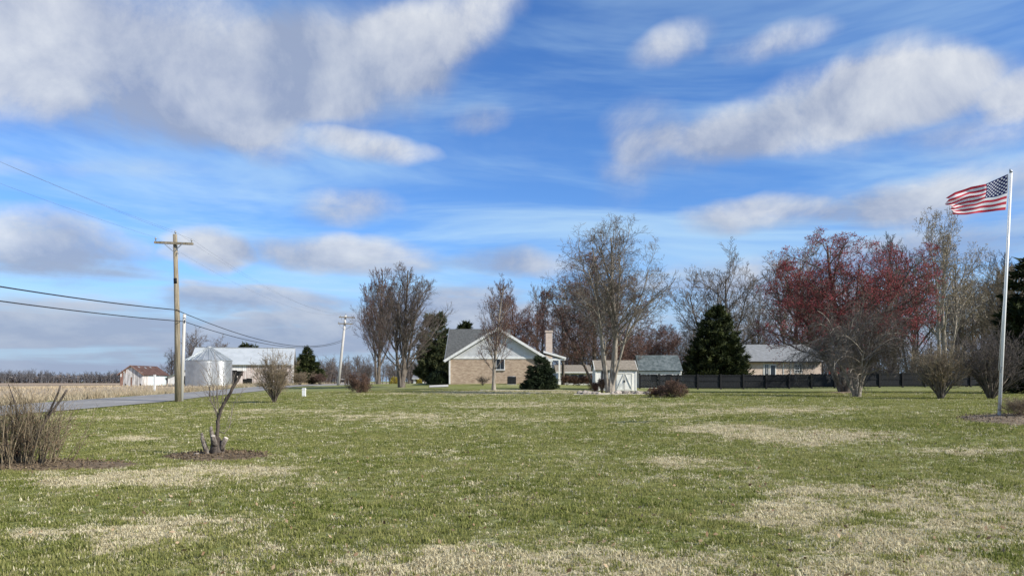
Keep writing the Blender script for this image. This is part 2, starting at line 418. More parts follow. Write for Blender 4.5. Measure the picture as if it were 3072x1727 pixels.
# value noise
def vnoise(x, y, seed=0):
    xi = np.floor(x).astype(np.int64); yi = np.floor(y).astype(np.int64); fx = x - xi; fy = y - yi
    fx = fx * fx * (3 - 2 * fx); fy = fy * fy * (3 - 2 * fy)
    def h(a, b):
        n = (a * 374761393 + b * 668265263 + seed * 1442695041) & 0xffffffff
        n = ((n ^ (n >> 13)) * 1274126177) & 0xffffffff
        return ((n ^ (n >> 16)) & 0xffff) / 65535.0
    return (h(xi, yi) * (1 - fx) + h(xi + 1, yi) * fx) * (1 - fy) + (h(xi, yi + 1) * (1 - fx) + h(xi + 1, yi + 1) * fx) * fy
def fbm(x, y, oct=4, seed=0):
    s = 0; a = .5; n = 0
    for i in range(oct): s = s + a * vnoise(x * 2 ** i, y * 2 ** i, seed + i); n += a; a *= .55
    return s / n

# dry patches of the lawn: (px, py, half width, half height, strength)
DRY = [(1350, 1712, 620, 72, 1.05), (1750, 1660, 330, 55, .75), (700, 1690, 140, 30, .6), (2760, 1600, 410, 105, .98), (2350, 1535, 190, 45, .8), (2420, 1490, 110, 22, .7), (2960, 1480, 190, 45, .5), (2600, 1660, 260, 70, .7),
       (2160, 1287, 130, 14, 1.3), (2400, 1308, 210, 20, 1.3), (2330, 1232, 330, 12, .55), (2000, 1250, 150, 10, .5), (2900, 1355, 190, 18, .4),
       (390, 1435, 200, 22, 1.6), (600, 1412, 190, 15, 1.7), (380, 1590, 150, 45, .9), (330, 1640, 70, 40, .8), (100, 1605, 90, 18, .9), (480, 1560, 170, 22, .7), (700, 1580, 90, 30, .35), (560, 1445, 80, 12, .9),
       (1180, 1250, 260, 13, .6), (800, 1235, 330, 8, .5), (420, 1316, 60, 6, 1.0), (1650, 1215, 420, 9, .45), (1480, 1178, 330, 5, .9), (500, 1255, 350, 6, .45), (1850, 1260, 250, 8, .35),
       (1500, 1470, 260, 30, .3), (2050, 1390, 230, 25, .3), (900, 1440, 90, 20, .45)]
def dryness(x, y):
    z = T(x, y); yy = np.maximum(y, 1.0)
    u = 1536 + F * x / yy; v = HOR + F * (EYE - z) / yy
    wx = (fbm(x * .9, y * .9, 3, 5) - .5); wy = (fbm(x * .9, y * .9, 3, 9) - .5)
    s = np.zeros_like(x)
    for px, py, rx, ry, st in DRY:
        q = ((u - px) / rx + wx * 1.1) ** 2 + ((v - py) / ry + wy * 1.6) ** 2
        s = np.maximum(s, st * np.exp(-q * .95))
    s = np.where(y > 2, s, 0)
    base = (fbm(x * .35, y * .35, 4, 21) - .46) * 1.0 + (fbm(x * 2.3, y * 2.3, 4, 31) - .5) * 1.5
    return np.clip(s * 1.12 + base * (.50 + .8 * np.minimum(s, 1)) + .06, 0, 1)

# ------------------------------------------------------------------ ground
def axis(pts):
    out = []
    for a, b, n in pts: out += list(np.linspace(a, b, n, endpoint=False))
    return np.array(out + [pts[-1][1]])
GX = axis([(-1800, -300, 12), (-300, -80, 22), (-80, -30, 30), (-30, 30, 120), (30, 80, 30), (80, 300, 20), (300, 1800, 10)])
GY = axis([(-300, -20, 14), (-20, 3, 12), (3, 20, 64), (20, 45, 56), (45, 100, 60), (100, 300, 30), (300, 2600, 20)])
XX, YY = np.meshgrid(GX, GY); ZZ = T(XX, YY)
nx, ny = len(GX), len(GY)
idx = np.arange(nx * ny).reshape(ny, nx)
quads = np.stack([idx[:-1, :-1], idx[:-1, 1:], idx[1:, 1:], idx[1:, :-1]], -1).reshape(-1, 4)
gme = raw_mesh('ground', np.stack([XX, YY, ZZ], -1), quads)
at = gme.attributes.new('dry', 'FLOAT', 'POINT'); at.data.foreach_set('value', dryness(XX.ravel(), YY.ravel()).astype(np.float32))

def ground_mat():
    m = bpy.data.materials.new('lawn_ground'); m.use_nodes = True; t = m.node_tree; t.nodes.clear(); g = G(t)
    out = g.node('ShaderNodeOutputMaterial'); b = g.node('ShaderNodeBsdfPrincipled'); g.link(b.outputs[0], out.inputs[0])
    b.inputs['Roughness'].default_value = .95; b.inputs['Specular IOR Level'].default_value = .1
    a = g.node('ShaderNodeAttribute', attribute_name='dry'); tc = g.node('ShaderNodeTexCoord'); ob = tc.outputs['Object']
    n1 = g.noise(ob, 2.2, 6, .7); n2 = g.noise(ob, .23, 4, .6); n3 = g.noise(ob, 14.0, 4, .65)
    green = g.mix(g.ss(n1, .3, .7), (.135, .155, .042), (.245, .252, .088))
    green = g.mix(g.ss(n2, .4, .65), green, (.24, .245, .105))
    tan = g.mix(g.ss(n3, .3, .7), (.30, .245, .14), (.56, .49, .32))
    f = g.m('ADD', g.m('MULTIPLY', a.outputs['Fac'], 1.25), g.m('MULTIPLY', g.m('SUBTRACT', n3, .5), 1.6))
    g.link(g.mix(g.ss(f, .25, .75), green, tan), b.inputs['Base Color'])
    bp = g.node('ShaderNodeBump'); bp.inputs['Strength'].default_value = .9; bp.inputs['Distance'].default_value = .06
    g.link(g.m('ADD', n3, n1), bp.inputs['Height']); g.link(bp.outputs[0], b.inputs['Normal'])
    return m
ground = tag(link_mesh('ground', gme, ground_mat()), 'green and straw coloured winter lawn sloping up gently to the houses', 'lawn', kind='structure')

def sheet(name, xs_of_y, ys, ncol, m, lift, label, cat):
    """strip between two x(y) functions following the terrain"""
    V = []
    for y in ys:
        a, b = xs_of_y(y)
        for i in range(ncol + 1): V.append((a + (b - a) * i / ncol, y))
    V = np.array(V); z = T(V[:, 0], V[:, 1]) + lift
    idx = np.arange(len(ys) * (ncol + 1)).reshape(len(ys), ncol + 1)
    q = np.stack([idx[:-1, :-1], idx[:-1, 1:], idx[1:, 1:], idx[1:, :-1]], -1).reshape(-1, 4)
    return tag(link_mesh(name, raw_mesh(name, np.column_stack([V, z]), q), m), label, cat, kind='structure')

def speckle_mat(name, c1, c2, c3, sc, rough=.95, stretch=(1, 1, 1), bump=.5):
    m = bpy.data.materials.new(name); m.use_nodes = True; t = m.node_tree; t.nodes.clear(); g = G(t)
    out = g.node('ShaderNodeOutputMaterial'); b = g.node('ShaderNodeBsdfPrincipled'); g.link(b.outputs[0], out.inputs[0])
    b.inputs['Roughness'].default_value = rough; b.inputs['Specular IOR Level'].default_value = .2
    tc = g.node('ShaderNodeTexCoord'); ob = g.v('MULTIPLY', tc.outputs['Object'], stretch)
    n1 = g.noise(ob, sc, 5, .7); n2 = g.noise(ob, sc * 7, 3, .6); n3 = g.noise(tc.outputs['Object'], sc * .12, 3, .5)
    c = g.mix(g.ss(n1, .35, .65), c1, c2); c = g.mix(g.m('MULTIPLY', g.ss(n2, .5, .7), .6), c, c3)
    c = g.mix(g.m('MULTIPLY', g.ss(n3, .4, .6), .35), c, c1)
    g.link(c, b.inputs['Base Color'])
    bp = g.node('ShaderNodeBump'); bp.inputs['Strength'].default_value = bump; bp.inputs['Distance'].default_value = .04
    g.link(n2, bp.inputs['Height']); g.link(bp.outputs[0], b.inputs['Normal'])
    return m
asphalt = speckle_mat('asphalt_worn', (.22, .21, .195), (.31, .298, .275), (.38, .365, .34), .8, .9, (1, .25, 1), .3)
stub_m = speckle_mat('corn_stubble_soil', (.31, .24, .155), (.45, .365, .245), (.23, .175, .115), .35, stretch=(1, .6, 1))
dirt_m = speckle_mat('far_field_soil', (.30, .22, .15), (.40, .31, .21), (.24, .17, .12), .08)
ys_road = list(np.linspace(-30, 120, 76)) + list(np.linspace(124, 420, 60))
def road_x(y):
    bend = 0.0009 * max(0, y - 110) ** 2 if y < 300 else 0.0009 * 190 ** 2 + (y - 300) * .342
    e = float(road_edge(y)) - bend
    return e - 6.6, e
road = sheet('road', road_x, ys_road, 8, asphalt, .035, 'worn grey country road running past the lawn and poles', 'road')
ys_f = list(np.linspace(-30, 140, 60)) + list(np.linspace(146, 1000, 40))
sheet('field', lambda y: (-900 if y > 200 else -400, road_x(min(y, 140))[0] - 2.2), ys_f, 40, stub_m, .015, 'harvested corn stubble field beyond the road', 'field')
sheet('field', lambda y: (-900, -62), list(np.linspace(330, 960, 30)), 40, dirt_m, .12, 'bare brown plowed field stretching to the wood', 'field')

# light dry strip in front of the brick house, paving at its corner
path_m = speckle_mat('pale_gravel', (.48, .43, .33), (.60, .55, .44), (.40, .34, .25), 2.0)
V = []
for px in np.linspace(1440, 1792, 40):
    for D in (59.4, 60.1, 60.8): x = (px - 1536) * D / F; V.append((x, D))
V = np.array(V); ii = np.arange(len(V)).reshape(40, 3)
tag(link_mesh('path', raw_mesh('path', np.column_stack([V, T(V[:, 0], V[:, 1]) + .03]), np.stack([ii[:-1, :-1], ii[:-1, 1:], ii[1:, 1:], ii[1:, :-1]], -1).reshape(-1, 4)), path_m), 'pale gravel strip crossing the lawn below the brick house', 'path', kind='structure')
V = []
for px in np.linspace(1288, 1345, 10):
    for D in (67.0, 69.0, 71.0): x = (px - 1536) * D / F; V.append((x, D))
V = np.array(V); ii = np.arange(len(V)).reshape(10, 3)
tag(link_mesh('path', raw_mesh('path', np.column_stack([V, T(V[:, 0], V[:, 1]) + .04]), np.stack([ii[:-1, :-1], ii[:-1, 1:], ii[1:, 1:], ii[1:, :-1]], -1).reshape(-1, 4)), concrete), 'pale concrete pad at the corner of the brick house', 'path', kind='structure')

def bed(name, cx, cy, rx, ry, h, m, label, seed):
    rng = np.random.default_rng(seed); nr, na = 10, 44; V = []
    ph = rng.random(4) * 6.28
    for i in range(nr + 1):
        for k in range(na):
            a = 2 * math.pi * k / na; w = 1 + .12 * math.sin(2 * a + ph[0]) + .09 * math.sin(3 * a + ph[1]) + .05 * math.sin(7 * a + ph[2])
            r = i / nr; V.append((cx + rx * w * r * math.cos(a), cy + ry * w * r * math.sin(a), r))
    V = np.array(V); z = T(V[:, 0], V[:, 1]) + h * (1 - V[:, 2] ** 2) + .012 * rng.random(len(V)) + .006 - .03 * (V[:, 2] > .99)
    ii = np.arange((nr + 1) * na).reshape(nr + 1, na); jj = np.roll(ii, -1, 1)
    q = np.stack([ii[:-1], ii[1:], jj[1:], jj[:-1]], -1).reshape(-1, 4)
    o = tag(link_mesh(name, raw_mesh(name, np.column_stack([V[:, :2], z]), q), m), label, 'mulch bed', kind='structure')
    return o
BEDS = []
def add_bed(px, D, rx, ry, h, m, label, seed):
    x, y, _ = W(px, D); BEDS.append((x, y, rx, ry)); bed('mulch_bed', x, y, rx, ry, h, m, label, seed)
DST = 14.0; DLB = 12.6
add_bed(650, DST, 1.0, .75, .06, mulch, 'dark mulch ring round the sawn off stump', 1)
add_bed(130, DLB, 1.45, .75, .06, mulch, 'reddish brown mulch bed under the clipped shrub', 2)
add_bed(3080, 17.6, 1.5, 1.5, .07, mulch_grey, 'grey mulch bed at the foot of the flagpole', 3)
add_bed(2530, 52.5, 1.4, 1.6, .08, mulch_grey, 'mulch ring under the red budding maple', 4)
add_bed(1850, 48.5, 3.2, 1.6, .06, path_m, 'stony bed at the foot of the forked tree', 5)

# ------------------------------------------------------------------ trees
def norm(a): return a / np.maximum(np.linalg.norm(a, axis=-1, keepdims=True), 1e-9)
def grow(st, di, ln, r0, r1, K, wander, trop, rng, trop_end=None):
    N = len(st); pts = np.zeros((N, K + 1, 3)); pts[:, 0] = st; d = di.copy()
    te = trop if trop_end is None else trop_end
    for k in range(K):
        d = d + rng.normal(0, wander, (N, 3)); d[:, 2] += trop + (te - trop) * (k / max(1, K - 1)); d = norm(d)
        pts[:, k + 1] = pts[:, k] + d * (ln / K)[:, None]
    t = np.linspace(0, 1, K + 1)[None]
    return pts, r0[:, None] * (1 - t) + r1[:, None] * t
def spawn(pts, rad, ln, n, t0, t1, ang, sd, lr, lp, rr, rng):
    N, K1, _ = pts.shape
    t = t0 + (t1 - t0) * ((np.arange(n)[None] + rng.random((N, n))) / n)
    s = np.clip(t * (K1 - 1), 0, K1 - 1.001); k = s.astype(int); fr = (s - k)[..., None]; r = np.arange(N)[:, None]
    A, Bp = pts[r, k], pts[r, k + 1]
    P = A + (Bp - A) * fr; D = norm(Bp - A); R = rad[r, k] * (1 - fr[..., 0]) + rad[r, k + 1] * fr[..., 0]
    az = rng.random((N, 1)) * 6.283 + np.arange(n)[None] * 2.4 + rng.normal(0, .4, (N, n))
    ref = np.where(np.abs(D[..., 2:3]) > .9, np.array([1., 0, 0]), np.array([0, 0, 1.]))
    u = norm(np.cross(D, ref)); v = np.cross(D, u)
    a = ang + rng.normal(0, sd, (N, n))
    dr = D * np.cos(a)[..., None] + (u * np.cos(az)[..., None] + v * np.sin(az)[..., None]) * np.sin(a)[..., None]
    L = ln[:, None] * lr * (1 - lp * (t - t0) / (t1 - t0 + 1e-6)) * (.65 + .7 * rng.random((N, n)))
    return P.reshape(-1, 3), dr.reshape(-1, 3), L.ravel(), (R * rr).ravel()
def tubes(pts, rad, S):
    N, K1, _ = pts.shape
    tan = norm(np.gradient(pts, axis=1)) if K1 > 2 else norm(np.repeat((pts[:, 1:] - pts[:, :1]), 2, 1))
    ref = np.array([.37, .21, .12]); u = norm(np.cross(tan, ref)); v = np.cross(tan, u)
    th = np.arange(S) * 2 * math.pi / S
    ring = pts[:, :, None] + rad[:, :, None, None] * (u[:, :, None] * np.cos(th)[None, None, :, None] + v[:, :, None] * np.sin(th)[None, None, :, None])
    id_ = np.arange(N * K1 * S).reshape(N, K1, S); jd = np.roll(id_, -1, 2)
    q = np.stack([id_[:, :-1], jd[:, :-1], jd[:, 1:], id_[:, 1:]], -1)
    if S == 3: q = q[:, :, :2]          # thin twigs: an open V of two faces is enough
    q = q.reshape(-1, 4)
    return ring.reshape(-1, 3), q
def join(parts):
    vs, qs, n = [], [], 0
    for v, q in parts: vs.append(v); qs.append(q + n); n += len(v)
    return np.concatenate(vs), np.concatenate(qs)
def flecks(P, size, rng, per=1):
    """small folded leaf or bud faces scattered at points"""
    P = np.repeat(P, per, 0); N = len(P)
    P = P + rng.normal(0, size * .8, (N, 3)); a = norm(rng.normal(size=(N, 3))); b = norm(np.cross(a, rng.normal(size=(N, 3))))
    s = size * (.5 + rng.random((N, 1)))
    v = np.stack([P - a * s, P + b * s * .6, P + a * s, P - b * s * .5], 1).reshape(-1, 3)
    i = np.arange(N) * 4
    return v, np.concatenate([np.stack([i, i + 1, i + 2], -1), np.stack([i, i + 2, i + 3], -1)])

def make_tree(H, Wd, seed, stems, levels, rmin=.006, r_base=.2, s_tip=.25, stem_top=.95, skew=(0, 0), stem_wander=.05, K0=10, main_levels=1, rings=8, dome=None):
    """stems: list of (lean angle, azimuth, length factor, radius factor). returns trunk (v,q), crown (v,q), tips"""
    rng = np.random.default_rng(seed); ns = len(stems)
    st = np.array([[.06 * math.cos(a) * (ns > 1), .06 * math.sin(a) * (ns > 1), 0] for l, a, f, r in stems]) * (r_base / .12)
    di = np.array([[math.sin(l) * math.cos(a), math.sin(l) * math.sin(a), math.cos(l)] for l, a, f, r in stems])
    ln = np.array([H * stem_top * f for l, a, f, r in stems]); r0 = np.array([r_base * r for l, a, f, r in stems])
    pts, rad = grow(st, di, ln, r0, r0 * s_tip, K0, stem_wander, .03, rng)
    allp = [(pts, rad, rings)]; cur = (pts, rad, ln); tips = None
    for li, L in enumerate(levels):
        P, D, LL, R = spawn(cur[0], cur[1], cur[2], L['n'], L.get('t0', .2), L.get('t1', .97), L['ang'], L.get('sd', .15), L['lr'], L.get('lp', .4), L.get('rr', .55), rng)
        if 'maxr' in L: R = np.minimum(R, L['maxr'])
        R = np.maximum(R, rmin)
        p, r = grow(P, D, LL, R, np.maximum(R * L.get('tip', .3), rmin * .55), L['K'], L.get('w', .12), L.get('tr', .05), rng, L.get('te'))
        allp.append((p, r, L.get('S', 3))); cur = (p, r, LL); tips = p
    flat = np.concatenate([p.reshape(-1, 3) for p, _, _ in allp])
    zs = H / np.percentile(flat[:, 2], 99.95)
    ctr = np.median(flat[:, :2], 0)
    rr = np.percentile(np.abs(flat[:, :2] - ctr).max(1), 98.5); hs = (Wd / 2) / rr
    sc = np.array([hs, hs, zs])
    def xf(p):
        q = p * sc
        h = np.clip(q[..., 2] / H, 0, 1)
        q[..., 0] += (skew[0] - ctr[0] * hs * .6) * h; q[..., 1] += (skew[1] - ctr[1] * hs * .6) * h
        q[..., 2] = np.maximum(q[..., 2], -.05)
        if dome:
            zc = H * dome; dz_ = q[..., 2] - zc; rz_ = np.where(dz_ > 0, H * 1.0 - zc, zc * 1.15)
            e = np.sqrt((q[..., 0] / (Wd * .53)) ** 2 + (q[..., 1] / (Wd * .53)) ** 2 + (dz_ / rz_) ** 2)
            f = np.where(e > .82, (.82 + (e - .82) * .5) / np.maximum(e, 1e-6), 1.0)
            q[..., 0] *= f; q[..., 1] *= f; q[..., 2] = zc + dz_ * f
        return q
    allp = [(xf(p), r, S) for p, r, S in allp]
    p0, r0_, S0 = allp[0]; r0_ = r0_.copy(); r0_[:, 0] *= 1.35; p0[:, 0, 2] -= .12
    allp[0] = (p0, r0_, S0)
    tr = join([tubes(*a) for a in allp[:1 + main_levels]]); cr = join([tubes(*a) for a in allp[1 + main_levels:]])
    tp = xf(tips)[:, 1:].reshape(-1, 3)
    return tr, cr, tp

def plant_tree(name, label, cat, px, D, tree, mats, group=None, buds=None, rz=0.0, dz=0.0, trunk_name='trunk', crown_name='crown', bud_name='buds'):
    root = thing(name, label, cat, W(px, D, dz), rz, group)
    (tv, tq), (cv, cq), tips = tree
    link_mesh(trunk_name, raw_mesh(trunk_name, tv, tq), mats[0], root)
    c = link_mesh(crown_name, raw_mesh(crown_name, cv, cq), mats[1], root)
    if buds:
        m, size, per, n = buds; rng = np.random.default_rng(7)
        tp = tips[rng.permutation(len(tips))[:n]]
        v, t = flecks(tp, size, rng, per)
        link_mesh(bud_name, raw_mesh(bud_name, v, None, t, False), m, c)
    return root

def conifer(H, Wd, seed, n=7000, size=.3, base=.03, power=.85, droop=-.15, lump=.22, boughs=0, up=.25):
    """foliage as many needle sprays; with boughs they gather along spiky limbs, else in rounded lumps"""
    rng = np.random.default_rng(seed)
    if boughs:
        hb = base + (1 - base) * (1 - np.sqrt(rng.random(boughs))); hb[:boughs // 12] = rng.uniform(.85, .99, boughs // 12)
        ab = rng.random(boughs) * 6.283; Rb = Wd / 2 * (1 - hb) ** power * (.78 + .38 * rng.random(boughs)) + .12
        i = rng.choice(boughs, n, p=(Rb + .2) / (Rb + .2).sum()); t = rng.random(n) ** .6
        r = Rb[i] * t; sp_ = size * .55 * (1.25 - t)
        lat = rng.normal(0, 1, n) * (.10 * Rb[i] + .05) * (1.15 - t)
        x = r * np.cos(ab[i]) - lat * np.sin(ab[i]); y = r * np.sin(ab[i]) + lat * np.cos(ab[i])
        z = hb[i] * H + Rb[i] * (droop * t + up * t ** 2) + rng.normal(0, 1, n) * sp_ * .35
        p = np.stack([x, y, z], -1); az = ab[i]; dz = droop + up
    else:
        h = 1 - np.sqrt(rng.random(n)) * (1 - base); h = np.clip(h, base, 1); az = rng.random(n) * 6.283
        prof = (1 - h) ** power; ph = rng.random(12) * 6.28
        lumpy = 1 + lump * (np.sin(3 * az + h * 17 + ph[0]) * .4 + np.sin(5 * az - h * 31 + ph[1]) * .35 + np.sin(2 * az + h * 53 + ph[2]) * .35 + np.sin(9 * az + h * 70 + ph[3]) * .3)
        R = Wd / 2 * prof * lumpy + .05 * Wd * rng.random(n) * prof; rr = R * np.sqrt(.25 + .75 * rng.random(n))
        p = np.stack([rr * np.cos(az), rr * np.sin(az), h * H], -1); dz = droop
    o = np.stack([np.cos(az), np.sin(az), np.full(n, dz)], -1); o = norm(o + rng.normal(0, .3, (n, 3)))
    vs = []
    for k in range(4):
        d = norm(o + rng.normal(0, .5, (n, 3))); s_ = norm(np.cross(d, rng.normal(size=(n, 3)))); L = size * (.4 + 1.1 * rng.random((n, 1)) ** 1.5); b = p + rng.normal(0, size * .3, (n, 3))
        vs.append(np.stack([b - s_ * L * .17, b + s_ * L * .17, b + d * L], 1))
    v = np.concatenate(vs).reshape(-1, 3); v[:, 2] = np.maximum(v[:, 2], .02); t = np.arange(len(v)).reshape(-1, 3)
    return v, t
def plant_conifer(name, label, cat, px, D, H, Wd, seed, m, group=None, **kw):
    root = thing(name, label, cat, W(px, D), 0, group)
    MB().tube([(0, 0, -.1), (0, 0, H * .5), (0, 0, H * .93)], [Wd * .035 + .04, Wd * .02 + .02, .02], 7).build('trunk', bark, root, True)
    v, t = conifer(H, Wd, seed, **kw)
    link_mesh('foliage', raw_mesh('foliage', v, None, t, False), m, root)
    return root

R_ = math.radians
def ring_stems(n, lean, lf=(.85, 1.0), rf=(.6, 1.0), seed=0, sd=.06):
    r = random.Random(seed)
    return [(abs(lean + r.gauss(0, sd)), 6.283 * (k + r.random() * .6) / n, r.uniform(*lf), r.uniform(*rf)) for k in range(n)]

upright = lambda n1=34: [dict(n=n1, t0=.14, t1=.96, ang=R_(42), sd=.12, lr=.50, lp=.72, rr=.5, K=7, w=.07, tr=.13, S=5, maxr=.09),
                         dict(n=10, t0=.2, ang=R_(34), lr=.42, lp=.5, K=4, w=.10, tr=.10, S=3),
                         dict(n=6, t0=.2, ang=R_(36), lr=.48, lp=.4, K=2, w=.12, tr=.08),
                         dict(n=4, t0=.25, ang=R_(34), lr=.55, lp=.3, K=1, w=.1, tr=.05)]
spread = lambda n1=16: [dict(n=n1, t0=.28, t1=.97, ang=R_(45), sd=.2, lr=.42, lp=.35, rr=.55, K=7, w=.16, tr=.05, S=5, maxr=.08),
                        dict(n=8, t0=.2, ang=R_(44), sd=.2, lr=.45, lp=.4, K=4, w=.18, tr=.03),
                        dict(n=6, t0=.2, ang=R_(45), sd=.2, lr=.5, lp=.4, K=3, w=.2, tr=.0, te=-.03),
                        dict(n=4, t0=.2, ang=R_(42), lr=.55, lp=.3, K=1, w=.2, tr=.0)]

# the two tall upright trees left of the house
plant_tree('bare_tree', 'tall bare fan shaped tree with dark forking trunk beside the brick house', 'tree', 1203, 70, make_tree(12.0, 6.6, 11, [(.02, 0, 1, 1), (.20, .4, .86, .62), (.17, 2.9, .88, .62), (.12, 4.6, .8, .5)], upright(18), r_base=.24, rmin=.009, stem_wander=.04, skew=(.4, 0)), (bark, twig), buds=(bud_rust, .024, 1, 9000))
plant_tree('bare_tree', 'narrow bare reddish tree standing just behind the fan shaped one', 'tree', 1134, 84, make_tree(13.3, 5.0, 12, [(.02, 0, 1, 1), (.12, .5, .85, .6), (.12, 3.4, .85, .6)], upright(20), r_base=.19, rmin=.010), (bark, twig_red), buds=(bud_rust, .026, 1, 7000))
plant_tree('bare_tree', 'slender young bare tree with pale trunk in front of the brick gable', 'tree', 1481, 60, make_tree(9.4, 3.7, 13, [(.01, 0, 1, 1)], [dict(n=44, t0=.16, t1=.97, ang=R_(50), sd=.12, lr=.38, lp=.7, rr=.42, K=6, w=.06, tr=.13, S=4, maxr=.05), dict(n=8, t0=.2, ang=R_(38), lr=.42, lp=.4, K=3, w=.1, tr=.1), dict(n=6, t0=.2, ang=R_(38), lr=.5, K=2, w=.1, tr=.08), dict(n=3, t0=.25, ang=R_(38), lr=.55, K=1, w=.1, tr=.08)], r_base=.15, rmin=.0075), (bark_l, twig_red), buds=(bud_rust, .022, 1, 9000))
# the big forked tree in front of the white shed
plant_tree('forked_tree', 'large bare tree forking from the ground into pale stems before the white shed', 'tree', 1830, 49.5, make_tree(13.0, 9.2, 21, [(.13, 2.9, .97, .85), (.04, 1.2, .95, .85), (.16, .1, .99, .95), (.24, 3.5, .80, .5), (.30, 6.0, .80, .5), (.10, 4.6, .9, .6)], spread(12), dome=.62, r_base=.20, rmin=.0075, stem_wander=.05, K0=14), (bark_l, twig_pale))
# rusty red budding trees behind it
rust_lv = [dict(n=20, t0=.15, t1=.97, ang=R_(52), sd=.2, lr=.50, lp=.55, rr=.5, K=6, w=.12, tr=.09, S=4, maxr=.08), dict(n=9, t0=.2, ang=R_(42), lr=.45, K=3, w=.15, tr=.06), dict(n=6, t0=.2, ang=R_(42), lr=.5, K=2, w=.15, tr=.04), dict(n=4, t0=.2, ang=R_(42), lr=.55, K=1, w=.15, tr=.03)]
plant_tree('budding_tree', 'broad rust red budding tree with low crown behind the forked tree', 'tree', 1782, 88, make_tree(17.2, 13.6, 31, [(.05, 1, 1, 1), (.3, 3.2, .8, .6), (.3, 0, .8, .6), (.28, 4.8, .75, .5)], rust_lv, r_base=.28, rmin=.014, dome=.45), (bark, twig_red), buds=(bud_rust, .050, 3, 22000))
plant_tree('budding_tree', 'smaller rust brown budding tree behind the brick house roof', 'tree', 1545, 100, make_tree(12.5, 8.4, 32, [(.05, 1, 1, 1), (.25, 3.2, .8, .6), (.25, 0, .8, .6)], rust_lv, r_base=.2, rmin=.012), (bark, twig_red), buds=(bud_rust, .045, 2, 12000))
plant_tree('budding_tree', 'low brownish spreading tree behind the blue grey shed roof', 'tree', 1950, 97, make_tree(8.2, 9.0, 33, [(.2, 1, 1, 1), (.35, 3.2, .9, .6), (.35, 0, .9, .6)], rust_lv, r_base=.2, rmin=.011), (bark, twig_red), buds=(bud_rust, .04, 1, 12000))
# red maple
mlv = [dict(n=18, t0=.22, t1=.97, ang=R_(50), sd=.18, lr=.46, lp=.5, rr=.5, K=6, w=.10, tr=.10, S=5, maxr=.09), dict(n=9, t0=.2, ang=R_(40), lr=.45, K=4, w=.13, tr=.07), dict(n=6, t0=.2, ang=R_(42), lr=.5, K=2, w=.15, tr=.05), dict(n=4, t0=.2, ang=R_(42), lr=.5, K=1, w=.15, tr=.05)]
plant_tree('red_maple', 'wide maple covered in crimson buds behind the weeping tree', 'tree', 2535, 52.5, make_tree(12.2, 12.8, 41, [(.06, 1.3, 1, 1), (.30, .1, .92, .8), (.34, 3.0, .84, .75), (.26, 5.0, .85, .6), (.42, 3.5, .7, .5), (.40, 6.1, .72, .55)], mlv, r_base=.27, rmin=.0075, skew=(.2, 0), dome=.42), (bark, twig_red), buds=(bud_red, .037, 3, 42000))
# weeping tree
wlv = [dict(n=9, t0=.35, t1=.99, ang=R_(55), sd=.2, lr=1.05, lp=.15, rr=.62, K=10, w=.10, tr=.16, te=-.40, S=5, maxr=.06), dict(n=13, t0=.22, ang=R_(48), sd=.25, lr=.34, lp=.2, K=6, w=.16, tr=-.05, te=-.34), dict(n=9, t0=.12, ang=R_(48), sd=.3, lr=.5, lp=.3, K=3, w=.2, tr=-.18, te=-.35), dict(n=3, t0=.2, ang=R_(45), lr=.5, K=1, w=.2, tr=-.25)]
plant_tree('weeping_tree', 'grey leafless weeping tree with arching drooping branches on the lawn', 'tree', 2571, 42, make_tree(6.0, 7.2, 52, [(.04, 1.5, .52, 1), (.42, .2, .50, .75), (.40, 2.9, .50, .75), (.34, 4.6, .46, .65), (.34, 1.6, .5, .6)], wlv, r_base=.15, rmin=.0055, s_tip=.45, stem_wander=.09), (bark_l, twig_pale))
# sycamore like tree right of the maple
slv = [dict(n=13, t0=.3, t1=.97, ang=R_(42), sd=.2, lr=.40, lp=.3, rr=.55, K=6, w=.15, tr=.08, S=5, maxr=.10), dict(n=7, t0=.25, ang=R_(42), lr=.45, K=4, w=.17, tr=.05), dict(n=5, t0=.2, ang=R_(42), lr=.5, K=2, w=.15, tr=.03), dict(n=4, t0=.2, ang=R_(42), lr=.5, K=1, w=.15, tr=.0)]
plant_tree('pale_tree', 'tallest pale barked tree with tan seed tufts rising behind the flag', 'tree', 2828, 76, make_tree(18.6, 9.6, 61, [(.05, 1.5, 1, 1), (.12, 3.2, .95, .7), (.2, .1, .85, .6)], slv, r_base=.30, rmin=.012, stem_wander=.06, K0=14), (bark_l, twig_pale), buds=(bud_tan, .06, 2, 6000))

# background bare trees: three builds shared by copies
glv = [dict(n=14, t0=.25, t1=.97, ang=R_(38), sd=.18, lr=.45, lp=.45, rr=.5, K=5, w=.10, tr=.10, S=4, maxr=.10), dict(n=8, t0=.2, ang=R_(36), lr=.45, K=3, w=.12, tr=.08), dict(n=6, t0=.2, ang=R_(36), lr=.5, K=1, w=.12, tr=.06), dict(n=3, t0=.2, ang=R_(36), lr=.5, K=1, w=.12, tr=.06)]
variants = []
for s, (hh, ww, st) in enumerate([(14, 8.0, [(.03, 0, 1, 1), (.14, 2, .9, .6), (.15, 5, .9, .6)]), (14, 6.2, [(.02, 0, 1, 1), (.1, 3, .95, .7)]), (14, 9.5, [(.1, 0, 1, 1), (.25, 2.4, .9, .7), (.22, 4.4, .95, .7), (.2, 5.8, .9, .6)])]):
    (tv, tq), (cv, cq), tips = make_tree(hh, ww, 70 + s, st, glv, r_base=.24, rmin=.014)
    variants.append((raw_mesh('trunk', tv, tq), raw_mesh('crown', cv, cq)))
